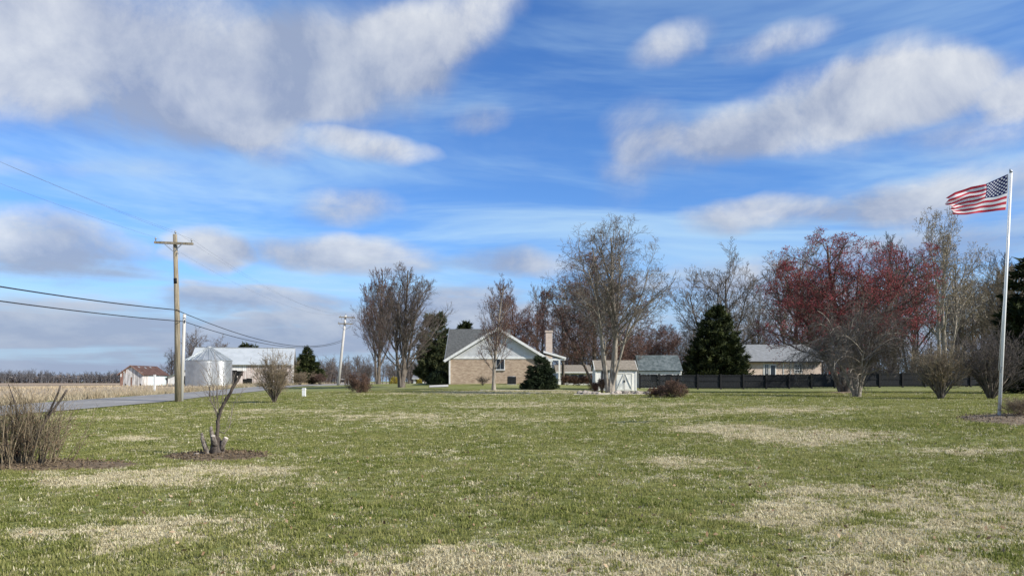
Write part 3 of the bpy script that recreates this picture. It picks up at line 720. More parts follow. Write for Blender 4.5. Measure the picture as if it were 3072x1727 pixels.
def bg_tree(px, D, top_py, var, label, group, rz, m2=None, width=1.0, name='bare_tree'):
    x, y, z = W(px, D); H = Z(top_py, D) - z; k = H / 14
    root = thing(name, label, 'tree', (x, y, z), rz, group)
    for nm, me, m in (('trunk', variants[var][0], bark), ('crown', variants[var][1], m2 or twig_pale)):
        o = bpy.data.objects.new(nm, me); col.objects.link(o); o.parent = root
        if not me.materials: me.materials.append(m)
        o.material_slots[0].link = 'OBJECT'; o.material_slots[0].material = m
        o.scale = (k * width, k * width, k)
    return root
bg_tree(2160, 118, 722, 2, 'tall grey bare tree rising behind the dark spruce', None, .3)
bg_tree(2378, 104, 690, 0, 'tall grey bare tree left of the crimson maple crown', None, 1.3)
bg_tree(1690, 110, 860, 1, 'grey upright tree beside the brick chimney', None, 2.0)
bg_tree(1622, 112, 850, 1, 'pale grey tree just behind the chimney', None, .6)
bg_tree(585, 150, 978, 0, 'round grey bare tree behind the grain bin', None, .6, twig)
bg_tree(655, 160, 998, 2, 'brownish bare tree behind the tin barn roof', None, 2.6, twig)
bg_tree(518, 150, 1040, 0, 'small grey bare tree behind the tall utility pole', None, 3.9, twig)
wood = [(2270, 125, 860, 0, 'grey bare tree over the left end of the pale brick house'), (2430, 130, 800, 1, 'narrow bare tree above the right end of the pale brick house'), (2560, 120, 760, 0, 'bare grey tree mostly hidden by the crimson maple crown'), (2680, 118, 690, 1, 'narrow grey tree topping the right shoulder of the crimson maple'), (2735, 100, 720, 0, 'bare tree between the crimson maple and the pale barked tree'),
        (2905, 112, 770, 2, 'spreading bare tree just right of the pale barked tree'), (2960, 100, 790, 0, 'bare tree above the tall dark many stemmed shrub'), (3010, 96, 745, 1, 'narrow bare tree directly behind the flagpole shaft'), (3050, 92, 730, 0, 'bare tree between the flagpole and the dark evergreen'), (2090, 132, 935, 2, 'low bare tree left of the dark cone evergreen'), (2012, 140, 960, 0, 'bare tree over the blue grey shed roof'), (3085, 84, 700, 2, 'broad bare tree overhanging the dark evergreen behind the flagpole'), (2870, 96, 830, 1, 'short narrow bare tree behind the large grey shrub')]
for i, (px, D, tp, v, lab) in enumerate(wood):
    bg_tree(px, D, tp, v, lab, 'bare trees behind the fence', i * 1.7, [twig_pale, twig, twig_tan][i % 3], .9 + .25 * ((i * 7) % 4) / 4)
for i, (px, D, tp, v) in enumerate([(985, 230, 1088, 2), (1035, 210, 1075, 0), (1075, 240, 1062, 1), (1105, 200, 1080, 2), (1170, 260, 1085, 0), (1235, 230, 1070, 2), (1275, 170, 1085, 2), (1310, 150, 1075, 0)]):
    bg_tree(px, D, tp, v, 'small distant bare tree beyond the far utility pole', 'distant bare trees beyond the road bend', i * 2.1, twig, 1.3)
for i, (px, D, tp, v) in enumerate([(1700, 130, 1010, 2), (1745, 125, 985, 0), (1880, 120, 960, 2), (1860, 100, 1010, 0)]):
    bg_tree(px, D, tp, v, ['brownish bare tree beyond the low pale roofed house', 'brownish bare tree over the right end of the porch hedge', 'tall brownish bare tree right of the forked tree crown', 'small brownish bare tree straight behind the white shed roof'][i], 'bare trees behind the white shed', i * 1.3, twig_red, 1.3)

# evergreens
plant_conifer('spruce_tree', 'large dark green cone shaped evergreen behind the black fence', 'evergreen', 2150, 90, 9.9, 7.8, 81, needle, n=15000, size=.40, power=.62, boughs=420, droop=.10, up=.22)
plant_conifer('evergreen_shrub', 'dense dark evergreen shrub in front of the brick house', 'evergreen', 1620, 62, 2.75, 2.75, 82, needle3, n=7500, size=.19, base=.0, power=.5, boughs=260, droop=-.05, up=.12)
plant_conifer('pine_tree', 'broad olive evergreen rising behind the brick house wing', 'evergreen', 1305, 100, 9.4, 4.7, 83, needle2, n=8000, size=.42, power=.28, boughs=200, droop=.2, up=.3)
plant_conifer('pine_tree', 'shorter dark evergreen peeping over the grey shingle roof', 'evergreen', 1395, 108, 9.2, 5.0, 84, needle, n=7000, size=.5, power=.5, boughs=150)
plant_conifer('spruce_tree', 'dark spruce with drooping tiers right of the tin barn', 'evergreen', 922, 122, 6.1, 5.6, 85, needle, n=9000, size=.42, power=.85, boughs=170, droop=-.05, up=.25)
plant_conifer('pine_tree', 'dark round evergreen top showing over the barn roof', 'evergreen', 745, 150, 8.3, 6.4, 86, needle, n=6000, size=.55, power=.4, boughs=110)
plant_conifer('pine_tree', 'tall dark evergreen at the lawn edge behind the flagpole', 'evergreen', 3100, 50, 9.2, 5.4, 87, needle, n=11000, size=.4, power=.45, boughs=200)
plant_conifer('evergreen_shrub', 'black green rounded shrub at the left corner of the brick house', 'evergreen', 1316, 73, 1.35, 2.3, 88, needle3, n=2500, size=.18, power=.35, lump=.1, droop=.4)
for i, (px, D) in enumerate([(1183, 92), (1258, 96)]):
    plant_conifer('forsythia_bush', ['bright yellow flowering bush behind the fan shaped tree trunk', 'small yellow flowering bush near the distant white house'][i], 'bush', px, D, 1.0 - .25 * i, 1.1 - .3 * i, 90 + i, yellow, n=600, size=.13, power=.4, lump=.1, droop=.3)

# shrubs
def shrub(name, label, px, D, H, Wd, seed, n, mats, lean=.35, rb=.022, rmin=.005, lv=None, buds=None, group=None, dome=False):
    lv = lv or [dict(n=6, t0=.25, ang=R_(28), sd=.2, lr=.42, lp=.3, rr=.6, K=4, w=.12, tr=.06), dict(n=5, t0=.2, ang=R_(35), sd=.2, lr=.5, K=2, w=.15, tr=.05), dict(n=3, t0=.2, ang=R_(38), lr=.5, K=1, w=.15, tr=.03)]
    r = random.Random(seed)
    stems = [(abs(r.gauss(lean, .2)), r.random() * 6.283, r.uniform(.7, 1.0), r.uniform(.5, 1)) for _ in range(n)]
    if dome: stems = [(math.acos(r.uniform(.12, 1)), r.random() * 6.283, r.uniform(.9, 1.0), r.uniform(.5, 1)) for _ in range(n)]
    tree = make_tree(H, Wd, seed, stems, lv, rmin=rmin, r_base=rb, stem_wander=.07, K0=7, main_levels=0, rings=5)
    # spread the stem feet over a small clump
    return plant_tree(name, label, 'shrub', px, D, tree, mats, group, buds, trunk_name='stems', crown_name='twigs', bud_name='leaves')
shrub('bare_shrub', 'tan leafless vase shaped shrub beside the road', 823, 41, 3.0, 2.8, 101, 44, (twig_dark, twig_tan), rmin=.0062, rb=.03, lean=.42)
shrub('bare_shrub', 'large many stemmed grey shrub near the flagpole', 2822, 36, 3.3, 3.0, 102, 44, (bark, twig_tan), rb=.045, rmin=.0065, lean=.42)
shrub('bare_shrub', 'tall dark many stemmed shrub directly behind the flagpole', 2972, 36, 4.0, 4.2, 103, 44, (bark, twig), rb=.05, rmin=.007, lean=.42)
shrub('clipped_bush', 'clipped round red brown bush by the far utility pole', 1075, 55, 1.62, 2.0, 104, 60, (twig_dark, twig_red), rb=.014, rmin=.006, buds=(leaf_brown, .026, 1, 9000), dome=True)
shrub('clipped_bush', 'low round brown bush in front of the black fence', 2018, 40, 1.05, 1.55, 105, 60, (twig_dark, twig_red), rb=.011, rmin=.005, buds=(leaf_brown, .022, 1, 9000), dome=True)
shrub('bare_shrub', 'sparse brown shrub in the mulch by the flagpole foot', 3062, 17.8, .55, 1.2, 106, 42, (twig_red, twig_tan), lean=.45, rb=.006, rmin=.0022)
shrub('bare_shrub', 'low dark shrub in front of the brick wall', 1448, 69, .9, 1.5, 107, 16, (twig_dark, twig_dark), lean=.5, rb=.015, rmin=.006)
shrub('bare_shrub', 'reddish small shrub left of the forked tree base', 1785, 50, .85, .8, 108, 22, (twig_red, twig_red), lean=.4, rb=.012, rmin=.005, buds=(leaf_brown, .03, 1, 2500))
shrub('bare_shrub', 'dark twiggy shrub against the forked tree stems', 1806, 50, 1.15, .85, 109, 22, (twig_dark, twig_dark), lean=.3, rb=.014, rmin=.005, buds=(leaf_brown, .03, 1, 2500))
shrub('bare_shrub', 'brown undergrowth bush beside the low brown clipped one', 1968, 41, .55, 1.1, 110, 22, (twig_red, twig_red), lean=.6, rb=.01, rmin=.005, buds=(leaf_brown, .03, 1, 2000))
for i, (px, D, H, Wd) in enumerate([(1700, 88, 1.3, 2.6), (1735, 90, 1.2, 2.6), (1770, 92, 1.4, 2.8)]):
    shrub('hedge_bush', ['dark brown clipped bush next to the porch post', 'dark brown clipped bush in the middle of the porch hedge', 'dark brown clipped bush at the shed end of the hedge'][i], px, D, H, Wd, 111 + i, 20, (twig_dark, twig_red), lean=.6, rb=.02, rmin=.012, buds=(leaf_brown, .06, 1, 2500), group='brown hedge bushes right of the porch')
for i, (px, D, H, Wd, mm) in enumerate([(900, 112, 2.2, 4.5, twig_tan), (960, 120, 2.0, 4.0, twig_red), (2240, 100, 3.0, 5, twig_tan), (2640, 92, 3.6, 6, twig), (2760, 90, 4.0, 6, twig_tan), (2900, 84, 4.2, 6, twig), (3030, 70, 3.6, 5, twig_dark)]):
    shrub('thicket_bush', ['tangled brown brush below the dark spruce by the barn', 'low brown brush between the spruce and the far pole', 'brown brush behind the fence beside the cone evergreen', 'grey brush behind the fence under the crimson maple', 'tan brush behind the fence near the many stemmed shrubs', 'grey brush behind the fence right of the many stemmed shrubs', 'dark brush below the evergreen behind the flagpole'][i], px, D, H, Wd, 120 + i, 26, (twig_dark, mm), lean=.45, rb=.03, rmin=.012)

stem_mix = mat('stem_mix', (.10, .075, .05), (.34, .27, .17), 5.0, .95, stretch=(3, 3, .8))
stub_m = mat('stub_bark', (.11, .09, .072), (.30, .26, .215), 16, .95, bump=.8)
limb_dark = mat('limb_dark', (.04, .032, .026), (.13, .105, .085), 14, .95, bump=.7, stretch=(1, 1, .3))
# clipped shrub at the left edge of the lawn: a thicket of upright stems and a few thick sawn ones
x, y, z = W(60, DLB); rng = np.random.default_rng(131)
root = thing('pruned_shrub', 'dense twiggy shrub with thick sawn stems beside the reddish mulch', 'shrub', (x, y, z))
n = 150
bx = rng.normal(0, .30, n); by = rng.normal(0, .18, n)
st = np.stack([bx, by, np.zeros(n)], -1); di = norm(np.stack([bx * .75 + rng.normal(0, .16, n), by * .8 + rng.normal(0, .14, n), np.ones(n)], -1))
ln = rng.uniform(.65, 1.3, n) * (1 - .25 * np.abs(bx)); p, r = grow(st, di, ln, rng.uniform(.006, .013, n), np.full(n, .003), 7, .06, .03, rng)
link_mesh('stems', raw_mesh('stems', *tubes(p, r, 5)), stem_mix, root)
P, D_, L_, R2 = spawn(p, r, ln, 6, .2, .95, R_(26), .2, .36, .3, .6, rng)
p2, r2 = grow(P, D_, L_, np.maximum(R2, .003), np.full(len(R2), .002), 3, .20, .02, rng)
P3, D3, L3, R3 = spawn(p2, r2, L_, 2, .2, .95, R_(35), .2, .5, .3, .6, rng)
p3, r3 = grow(P3, D3, L3, np.maximum(R3, .0022), np.full(len(R3), .0015), 2, .12, .03, rng)
link_mesh('twigs', raw_mesh('twigs', *join([tubes(p2, r2, 3), tubes(p3, r3, 3)])), stem_mix, root)
v, t = flecks(p3[rng.permutation(len(p3))[:1800], 1] * np.array([1, 1, .7]), .013, rng)
link_mesh('leaves', raw_mesh('leaves', v, None, t, False), leaf_brown, root)
for pts, rr in (([(.15, .0, 0), (.30, -.05, .45), (.50, -.03, .85), (.70, -.02, 1.12), (.80, 0, 1.30)], [.024, .021, .019, .018, .017]),
                ([(.12, .05, 0), (.28, 0, .5), (.50, .02, .95), (.62, .05, 1.25), (.66, .05, 1.38)], [.022, .019, .017, .015, .013]),
                ([(-.2, -.12, 0), (-.16, -.14, .4), (-.10, -.14, .68), (0, -.14, .82)], [.018, .016, .014, .012]),
                ([(-.05, 0, 0), (.0, -.02, .6), (-.06, -.02, 1.05), (-.2, 0, 1.4)], [.02, .018, .014, .005])):
    MB().tube(pts, rr, 8).build('branch', limb_dark, root, True)
root.rotation_euler[2] = 0

# sawn stump with one leaning limb and thin new shoots
sx, sy, sz = W(650, DST); k = DST / F
def sp(px, py, dy=0.0): return ((px - 650) * k, dy, (1371 - py) * k)
root = thing('sawn_stump', 'sawn off stump with one leaning bare limb and thin shoots', 'stump', (sx, sy, sz - .02))
MB().tube([sp(652, 1378), sp(652, 1350), sp(650, 1325), sp(648, 1310)], [.16, .135, .10, .06], 10).build('bole', limb_dark, root, True)
MB().tube([sp(653, 1335, .0), sp(650, 1308), sp(654, 1280), sp(653, 1262), sp(659, 1242), sp(662, 1228), sp(673, 1208), sp(679, 1196), sp(692, 1176), sp(698, 1160), sp(713, 1140), sp(718, 1128), sp(730, 1112)], [.046, .038, .032, .035, .029, .033, .028, .033, .027, .030, .025, .028, .013], 9).build('limb', limb_dark, root, True)
for pts, rr, cutp in (([sp(632, 1372, -.05), sp(622, 1345, -.06), sp(612, 1315, -.06), sp(609, 1295, -.06)], [.06, .05, .038, .02], None),
                      ([sp(645, 1345, -.04), sp(643, 1315, -.06), sp(638, 1290, -.06), sp(637, 1276, -.06)], [.05, .045, .035, .022], None),
                      ([sp(664, 1350, -.03), sp(672, 1330, -.05), sp(682, 1312, -.06)], [.055, .05, .045], 1),
                      ([sp(652, 1335, -.07), sp(648, 1318, -.10), sp(647, 1305, -.12)], [.05, .048, .042], 1)):
    o = MB().tube(pts, rr, 9).build('stub', stub_m, root, True)
    if cutp:
        a, b = Vector(pts[-2]), Vector(pts[-1]); d = (b - a).normalized()
        MB().tube([b - d * .004, b + d * .012], rr[-1] * .93, 10).build('cut_face', cut_wood, o)
rng = np.random.default_rng(5)
shoots = [[sp(655, 1255), sp(645, 1235), sp(640, 1180), sp(632, 1120), sp(622, 1085)], [sp(655, 1255), sp(648, 1225), sp(650, 1170), sp(630, 1140), sp(618, 1100)],
          [sp(658, 1245), sp(652, 1190), sp(655, 1130), sp(648, 1090)], [sp(656, 1250), sp(640, 1215), sp(625, 1180), sp(603, 1152)], [sp(665, 1225), sp(668, 1180), sp(672, 1140), sp(668, 1100)],
          [sp(655, 1290), sp(672, 1298), sp(688, 1282), sp(695, 1240), sp(702, 1205), sp(725, 1175), sp(738, 1160)], [sp(690, 1175), sp(700, 1150), sp(702, 1120)], [sp(672, 1208), sp(680, 1170), sp(678, 1135)], [sp(654, 1240), sp(632, 1200), sp(628, 1160), sp(612, 1125)]]
ap = []
for s in shoots:
    MB().tube(s, [.0095 - .0070 * i / (len(s) - 1) for i in range(len(s))], 5).build('shoot', twig_pale, root, True)
    ap.append(np.array([s[0], s[1], s[len(s) // 2], s[-1]]))
p = np.array(ap); r = np.full((len(p), 4), .004); ln = np.linalg.norm(p[:, -1] - p[:, 0], axis=1)
P, D_, L_, R2 = spawn(p, r, ln, 9, .25, .98, R_(32), .2, .42, .3, .8, rng)
p2, r2 = grow(P, D_, L_, np.full(len(P), .0034), np.full(len(P), .0018), 4, .10, .05, rng)
link_mesh('twigs', raw_mesh('twigs', *tubes(p2, r2, 4)), twig_pale, root)

# ------------------------------------------------------------------ utility poles and lines
def pole_root(px, D, lab, rz=0): return thing('utility_pole', lab, 'utility pole', W(px, D, -.15), rz)
PD = 46.7
p1 = pole_root(534, PD, 'tall brown wooden utility pole with single crossarm beside the road')
b1 = p1.location
H1 = Z(703, PD) - b1.z
MB().tube([(0, 0, 0), (-.05, 0, H1 * .5), (-.19, 0, H1)], [.20, .165, .125], 12).build('pole', pole_wood, p1, True)
zc = Z(731, PD) - b1.z; xa = -.18
arm = MB().bar((xa - 1.22, -.2, zc + .05), (xa + 1.22, -.2, zc - .05), .11, .14).build('crossarm', pole_wood, p1)
for q in (-1, 1): MB().bar((xa + q * .62, -.28, zc), (xa, -.19, zc - .55), .04, .04).build('brace', metal_grey, p1)
def insulator(par, c): MB().tube([c, (c[0], c[1], c[2] + .1), (c[0], c[1], c[2] + .12), (c[0], c[1], c[2] + .19), (c[0], c[1], c[2] + .24)], [.02, .02, .06, .055, .03], 8).build('insulator', metal_grey, par, True)
for c in ((xa - 1.13, -.2, zc + .12), (xa + 1.13, -.2, zc + .02), (xa + .02, 0, H1 - .02)): insulator(p1, c)
zb = Z(843, PD) - b1.z
MB().tube([(-.115, 0, zb - .17), (-.125, 0, zb + .17)], .152, 12).build('band', black_band, p1, True)
MB().bar((-.05, -.1, Z(760, PD) - b1.z), (.12, -.2, Z(762, PD) - b1.z), .05, .05).build('bracket', metal_grey, p1)
st = thing('stub_pole', 'short pale stub pole standing against the tall brown utility pole', 'utility pole', W(544, PD + .55, -.15))
Hs = Z(942, PD + .55) - st.location.z
MB().tube([(0, 0, 0), (.20, 0, Hs)], [.12, .095], 12).build('pole', pole_grey, st, True)
MB().bar((.2, -.05, Hs - .45), (.34, -.14, Hs - .45), .05, .16).build('bracket', metal_grey, st)
FD = 106
p2_ = pole_root(1014, FD, 'distant pale leaning utility pole with two crossarms')
b2 = p2_.location; H2 = Z(945, FD) - b2.z; lx = (1037 - 1014) * FD / F
MB().tube([(0, 0, 0), (lx * .5, 0, H2 * .5), (lx, 0, H2)], [.22, .19, .15], 10).build('pole', pole_grey, p2_, True)
for py, x0, x1, yy in ((952, 1018, 1066, -.22), (971, 1015, 1059, -.22)):
    zz = Z(py, FD) - b2.z; xa0, xa1 = (x0 - 1014) * FD / F, (x1 - 1014) * FD / F
    MB().bar((xa0, yy, zz + .03), (xa1, yy, zz - .03), .12, .15).build('crossarm', pole_wood, p2_)
    xm = (xa0 + xa1) / 2
    for q in (-1, 1):
        MB().tube([(xm + q * .8, yy, zz - .1), (xm + q * .7, yy, zz - .4), (xm + q * .35, yy, zz - .65), (xm + q * .1, yy, zz - .75)], .035, 5).build('brace', metal_grey, p2_, True)
        insulator(p2_, (xm + q * .95, yy, zz + .09))
insulator(p2_, (lx, 0, H2 - .02))
def wire(name, label, runs, r, m, cat='cable'):
    mb = MB()
    for a, b, sag in runs:
        a, b = Vector(a), Vector(b); pts = []
        for i in range(33):
            t = i / 32; q = a.lerp(b, t); q.z -= sag * 4 * t * (1 - t); pts.append(q)
        mb.tube(pts, r, 4, False)
    return tag(mb.build(name, m, None, True), label, cat)
E = Vector((-17.2, -13.0, .0))
top1 = Vector((b1.x + xa, b1.y, b1.z + H1 + .2)); top2 = Vector((b2.x + lx, b2.y, b2.z + H2 + .2))
wire('power_line', 'thin overhead wire running over the top of the tall pole', [(top1, E + Vector((0, 0, 10.8)), 1.0), (top1, top2, 1.3)], .0048, wire_grey)
for q, z1, nm in ((-1, zc + .36, 'left'), (1, zc + .26, 'right')):
    a = Vector((b1.x + xa + q * 1.13, b1.y - .2, b1.z + z1)); zz = Z(952, FD) + .3
    c = Vector((b2.x + lx + q * .95, b2.y - .22, zz))
    wire('power_line', 'thin overhead wire from the ' + ('roadside' if q < 0 else 'lawn side') + ' end of the crossarm', [(a, E + Vector((q * 1.13, 0, 10.4)), 1.0), (a, c, 1.3)], .0048, wire_grey)
ca = Vector((b1.x + .02, b1.y - .17, Z(930, PD))); cb = Vector((b1.x + .62, b1.y + .5, Z(946, PD)))
ce = Vector((b2.x + .6, b2.y - .2, Z(1020, FD)))
wire('telephone_cable', 'upper black cable sagging from the tall pole to the far pole', [(ca, E + Vector((.2, 0, 5.6)), .85), (ca, cb, .02), (cb, ce, 1.35)], .028, cable)
cc_ = Vector((st.location.x + .2, st.location.y - .12, Z(962, PD)))
wire('telephone_cable', 'lower black cable tied to the top of the stub pole', [(cc_, E + Vector((.2, 0, 5.0)), .75), (cc_, ce - Vector((0, 0, .25)), 1.2)], .024, cable)

pm = thing('marker_post', 'tall white post standing in the dry grass across the road', 'post', W(464, 74, -.1))
MB().box(-.09, .09, -.06, .06, 0, Z(1124, 74) - pm.location.z - .03).build('post', white, pm)
MB().box(-.11, .11, -.08, .08, Z(1124, 74) - pm.location.z - .03, Z(1124, 74) - pm.location.z + .03).build('cap', white, pm)
pd = thing('cable_pedestal', 'small white utility pedestal on the lawn by the tan shrub', 'pedestal', W(912, 49, -.05))
MB().box(-.11, .11, -.09, .09, 0, .52).build('cabinet', white, pd)
MB().prism([(-.13, .52), (.13, .52), (.09, .62), (-.09, .62)], -.11, .11).build('lid', white, pd)

# ------------------------------------------------------------------ farm buildings
# grain bin
GD = 100; gb = thing('grain_bin', 'round galvanised metal grain bin with conical roof', 'grain bin', W(627, GD, -.1))
gz = gb.location.z; gr = 65 * GD / F; ge = Z(1081, GD) - gz; gp = Z(1040, GD) - gz
m_ = MB(); rings = []
for i in range(37):
    rings.append((gr + (.02 if i % 2 else 0), ge * i / 36))
na = 48
for r0, z0 in rings:
    for kk in range(na): a = 2 * math.pi * kk / na; m_.v.append((r0 * math.cos(a), r0 * math.sin(a), z0))
for i in range(36):
    for kk in range(na): a0 = i * na + kk; a1 = i * na + (kk + 1) % na; m_.f.append((a0, a1, a1 + na, a0 + na))
m_.build('wall', galv, gb, True)
m_ = MB().tube([(0, 0, ge - .04), (0, 0, ge), (0, 0, gp - .12)], [gr + .10, gr + .10, .32], 48)
rf = m_.build('roof', galv_roof, gb)
for kk in range(24):
    a = 2 * math.pi * (kk + .5) / 24
    MB().bar(((gr + .1) * math.cos(a), (gr + .1) * math.sin(a), ge + .03), (.33 * math.cos(a), .33 * math.sin(a), gp - .09), .05, .07).build('roof_rib', galv_roof, rf)
MB().tube([(0, 0, gp - .14), (0, 0, gp), (0, 0, gp + .10), (0, 0, gp + .16)], [.40, .40, .25, .05], 16).build('cap', galv_roof, gb)
# barn
BD = 110; br = thing('barn', 'long weathered barn with pale tin roof behind the grain bin', 'barn', W(745, BD, -.1), math.radians(14))
bz = br.location.z; s = BD / F; xl, xr = (590 - 745) * s, (868 - 745) * s; eave = Z(1091, BD) - bz; ridge = Z(1043, BD + 5) - bz; dep = 10.2
op = [((694, 1157), (711, 1110)), ((717, 1127), (727, 1112)), ((731, 1154), (739, 1136)), ((744, 1155), (754, 1134))]
holes = [((a[0] - 745) * s, (b[0] - 745) * s, Z(a[1], BD) - bz, Z(b[1], BD) - bz) for a, b in op]
for x0, x1, z0, z1 in holes: MB().box(x0, x1, .06, .09, max(z0, 0), z1).build('opening', dark, br)
nb = 52; bw = (xr - xl) / nb; rb = random.Random(3)
for i in range(nb):
    xa_, xb_ = xl + i * bw + .012, xl + (i + 1) * bw - .012
    spans = [(0.0, eave - .05)]
    for x0, x1, z0, z1 in holes:
        if xb_ > x0 + .02 and xa_ < x1 - .02:
            ns = []
            for a, b in spans:
                if z0 > a: ns.append((a, min(b, z0)))
                if z1 < b: ns.append((max(a, z1), b))
            spans = ns
    pxi = 745 + (xa_ + bw / 2) / s
    for a, b in spans:
        if b - a < .05: continue
        jz = rb.uniform(-.015, .0)
        up = (a > 1.5) or (pxi < 735 and a > 1.2)
        if b > 2.2 and a < 1.9 and pxi < 740:
            MB().box(xa_, xb_, jz, .05 + jz, a, 2.1).build('board', barn_pink, br); MB().box(xa_, xb_, jz, .05 + jz, 2.1, b).build('board', barn_white, br)
        else: MB().box(xa_, xb_, jz, .05 + jz, a, b).build('board', barn_white if up else barn_pink, br)
MB().box(xl, xr, .12, dep, 0, eave - .05).build('dark_fill', dark, br)  # solid block behind the boards, the barn's inner shade put into its colour
ne = 30; ew = dep / ne
for i in range(ne):
    y0 = i * ew + .01; ym = y0 + ew / 2; hgt = eave + (ridge - eave) * (1 - abs(ym - dep / 2) / (dep / 2)) - .06
    MB().box(xr + .002, xr + .05 + rb.uniform(0, .015), y0, y0 + ew - .02, 0, hgt).build('board', board_grey, br)
m_ = MB().prism([(xl, eave - .05), (xl + .01, eave - .05), (xl + .01, eave), (xl, eave)], 0, dep)
rfb = MB().slab((xl - .5, -.45, eave - .12), (xr + .35, -.45, eave - .12), (xr + .35, dep / 2, ridge), (xl - .5, dep / 2, ridge), .07).slab((xl - .5, dep / 2, ridge), (xr + .35, dep / 2, ridge), (xr + .35, dep + .45, eave - .12), (xl - .5, dep + .45, eave - .12), .07).build('roof', tin_roof, br)
MB().bar((xl - .5, dep / 2, ridge + .02), (xr + .35, dep / 2, ridge + .02), .3, .05).build('ridge_cap', galv_roof, rfb)
for q in (0, 1):
    MB().bar((xr + .36, -.45 if q == 0 else dep + .45, eave - .22), (xr + .36, dep / 2, ridge - .1), .04, .2).build('rake_board', board_grey, br)
# weathered shed
SD = 120; ws = thing('weathered_shed', 'small peeling shed with rusty brown roof at the field edge', 'shed', W(394, SD, -.1))
wz = ws.location.z; s = SD / F; hw = 33.5 * s; e_ = Z(1120, SD) - wz; r_ = Z(1095, SD) - wz; dp = 8.4
MB().box(-hw + .05, hw - .05, .08, dp, 0, e_).build('dark_fill', dark, ws)  # near-black filling, coloured as the shade inside the shed
nb = 15; bw = 2 * hw / nb
for i in range(nb):
    x0 = -hw + i * bw; xm = x0 + bw / 2; top = e_ + (r_ - e_) * (1 - abs(xm) / hw) - .05
    b0 = .55 if i in (3, 13) else 0.0
    split = 1.9 + rb.uniform(-.3, .5)
    m1 = board_rust if i in (0, 1, 7) else board_grey
    MB().box(x0 + .012, x0 + bw - .012, -rb.uniform(0, .02), .06, b0, split).build('board', m1, ws)
    MB().box(x0 + .012, x0 + bw - .012, -rb.uniform(0, .02), .06, split + .015, top).build('board', rb.choice([board_grey, barn_white, board_grey, board_rust]), ws)
for i in range(22):
    y0 = .1 + i * (dp - .1) / 22; 
    MB().box(hw - .03, hw + .03, y0, y0 + (dp - .1) / 22 - .025, 0, e_ - .05).build('board', board_grey if i < 5 else tin_blue, ws)
rfw = MB().slab((hw + .35, -.3, e_ - .2), (hw + .35, dp + .3, e_ - .2), (0, dp + .3, r_), (0, -.3, r_), .06).slab((-hw - .35, -.3, e_ - .2), (-hw - .35, dp + .3, e_ - .2), (0, dp + .3, r_), (0, -.3, r_), .06).build('roof', rust_roof, ws)
for q in (-1, 1): MB().bar((q * (hw + .35), -.3, e_ - .24), (0, -.3, r_ - .04), .05, .14).build('rake_board', board_rust, ws)
for i, (yy, t) in enumerate(((1.5, .12), (3.4, .2), (5.5, .1))):
    xx = hw * t; MB().slab((xx, yy, r_ - (r_ - e_) * t * .98 + .03), (xx + .3, yy, r_ - (r_ - e_) * (t + .16) + .03), (xx + .3, yy + .4, r_ - (r_ - e_) * (t + .16) + .03), (xx, yy + .4, r_ - (r_ - e_) * t * .98 + .03), .02).build('roof_patch', galv_roof, rfw)
# white lean-to
LD = 128; lt = thing('lean_to_shed', 'low white shed with sloping green grey roof beside the grain bin', 'shed', W(504, LD, -.1))
s = LD / F; lz = lt.location.z
pts = [(0, 0), (66 * s, 0), (66 * s, Z(1105, LD) - lz), (0, Z(1131, LD) - lz)]
nl = 14
for i in range(nl):
    x0, x1 = 66 * s * i / nl, 66 * s * (i + 1) / nl
    h0 = pts[3][1] + (pts[2][1] - pts[3][1]) * (i + .5) / nl
    pz = Z(1127, LD) - lz if 10 <= i <= 13 else 0
    MB().box(x0 + .01, x1 - .01, 0, .05, pz, h0).build('board', barn_white, lt)
MB().prism([(0, 0), (66 * s, 0), (66 * s, pts[2][1] - .04), (0, pts[3][1] - .04)], .09, 6).build('dark_fill', dark, lt)  # filled solid, its dark colour stands for the unlit inside and doorway
MB().slab((-.35, -.35, pts[3][1] - .12), (66 * s + .2, -.35, pts[2][1] + .08), (66 * s + .2, 6.3, pts[2][1] + .08), (-.35, 6.3, pts[3][1] - .12), .08).build('roof', green_roof, lt)

# ------------------------------------------------------------------ brick house
HD = 72; hs = thing('brick_house', 'tan brick ranch house with white gable and grey shingle roof', 'house', W(1494, HD, -.1))
hz = hs.location.z; s = HD / F; xw = 146.5 * s; e_ = Z(1073, HD) - hz; r_ = Z(984, HD) - hz; dp = 15.0; ov = .45
sl_ = (r_ - e_) / xw
MB().box(-xw, xw, 0, dp, 0, e_).build('wall', brick, hs)
gab = MB().prism([(-xw, e_ + .002), (xw, e_ + .002), (0, r_ - .05)], -.03, .12).build('gable', siding, hs)
MB().prism([(-xw, e_), (xw, e_), (0, r_ - .05)], dp - .1, dp).build('gable', siding, hs)
MB().box(-xw - .03, xw + .03, -.06, -.031, e_ - .10, e_ + .12).build('frieze_board', white, gab)
rfh = MB()
for q in (-1, 1): rfh.slab((q * (xw + ov), -.4, e_ - ov * sl_ + .05), (q * (xw + ov), dp + .4, e_ - ov * sl_ + .05), (0, dp + .4, r_ + .05), (0, -.4, r_ + .05), .14)
rfh = rfh.build('roof', shingle, hs)
for q in (-1, 1):
    MB().bar((q * (xw + ov), -.43, e_ - ov * sl_ - .06), (0, -.43, r_ - .05), .06, .24).build('fascia', white, rfh)
    MB().bar((q * (xw + ov + .05), -.4, e_ - ov * sl_ - .02), (q * (xw + ov + .05), dp + .4, e_ - ov * sl_ - .02), .12, .12).build('gutter', white, rfh)
MB().box(-xw - .02, -xw + .12, -.09, -.005, .05, e_ - .1).build('downspout', white, hs)
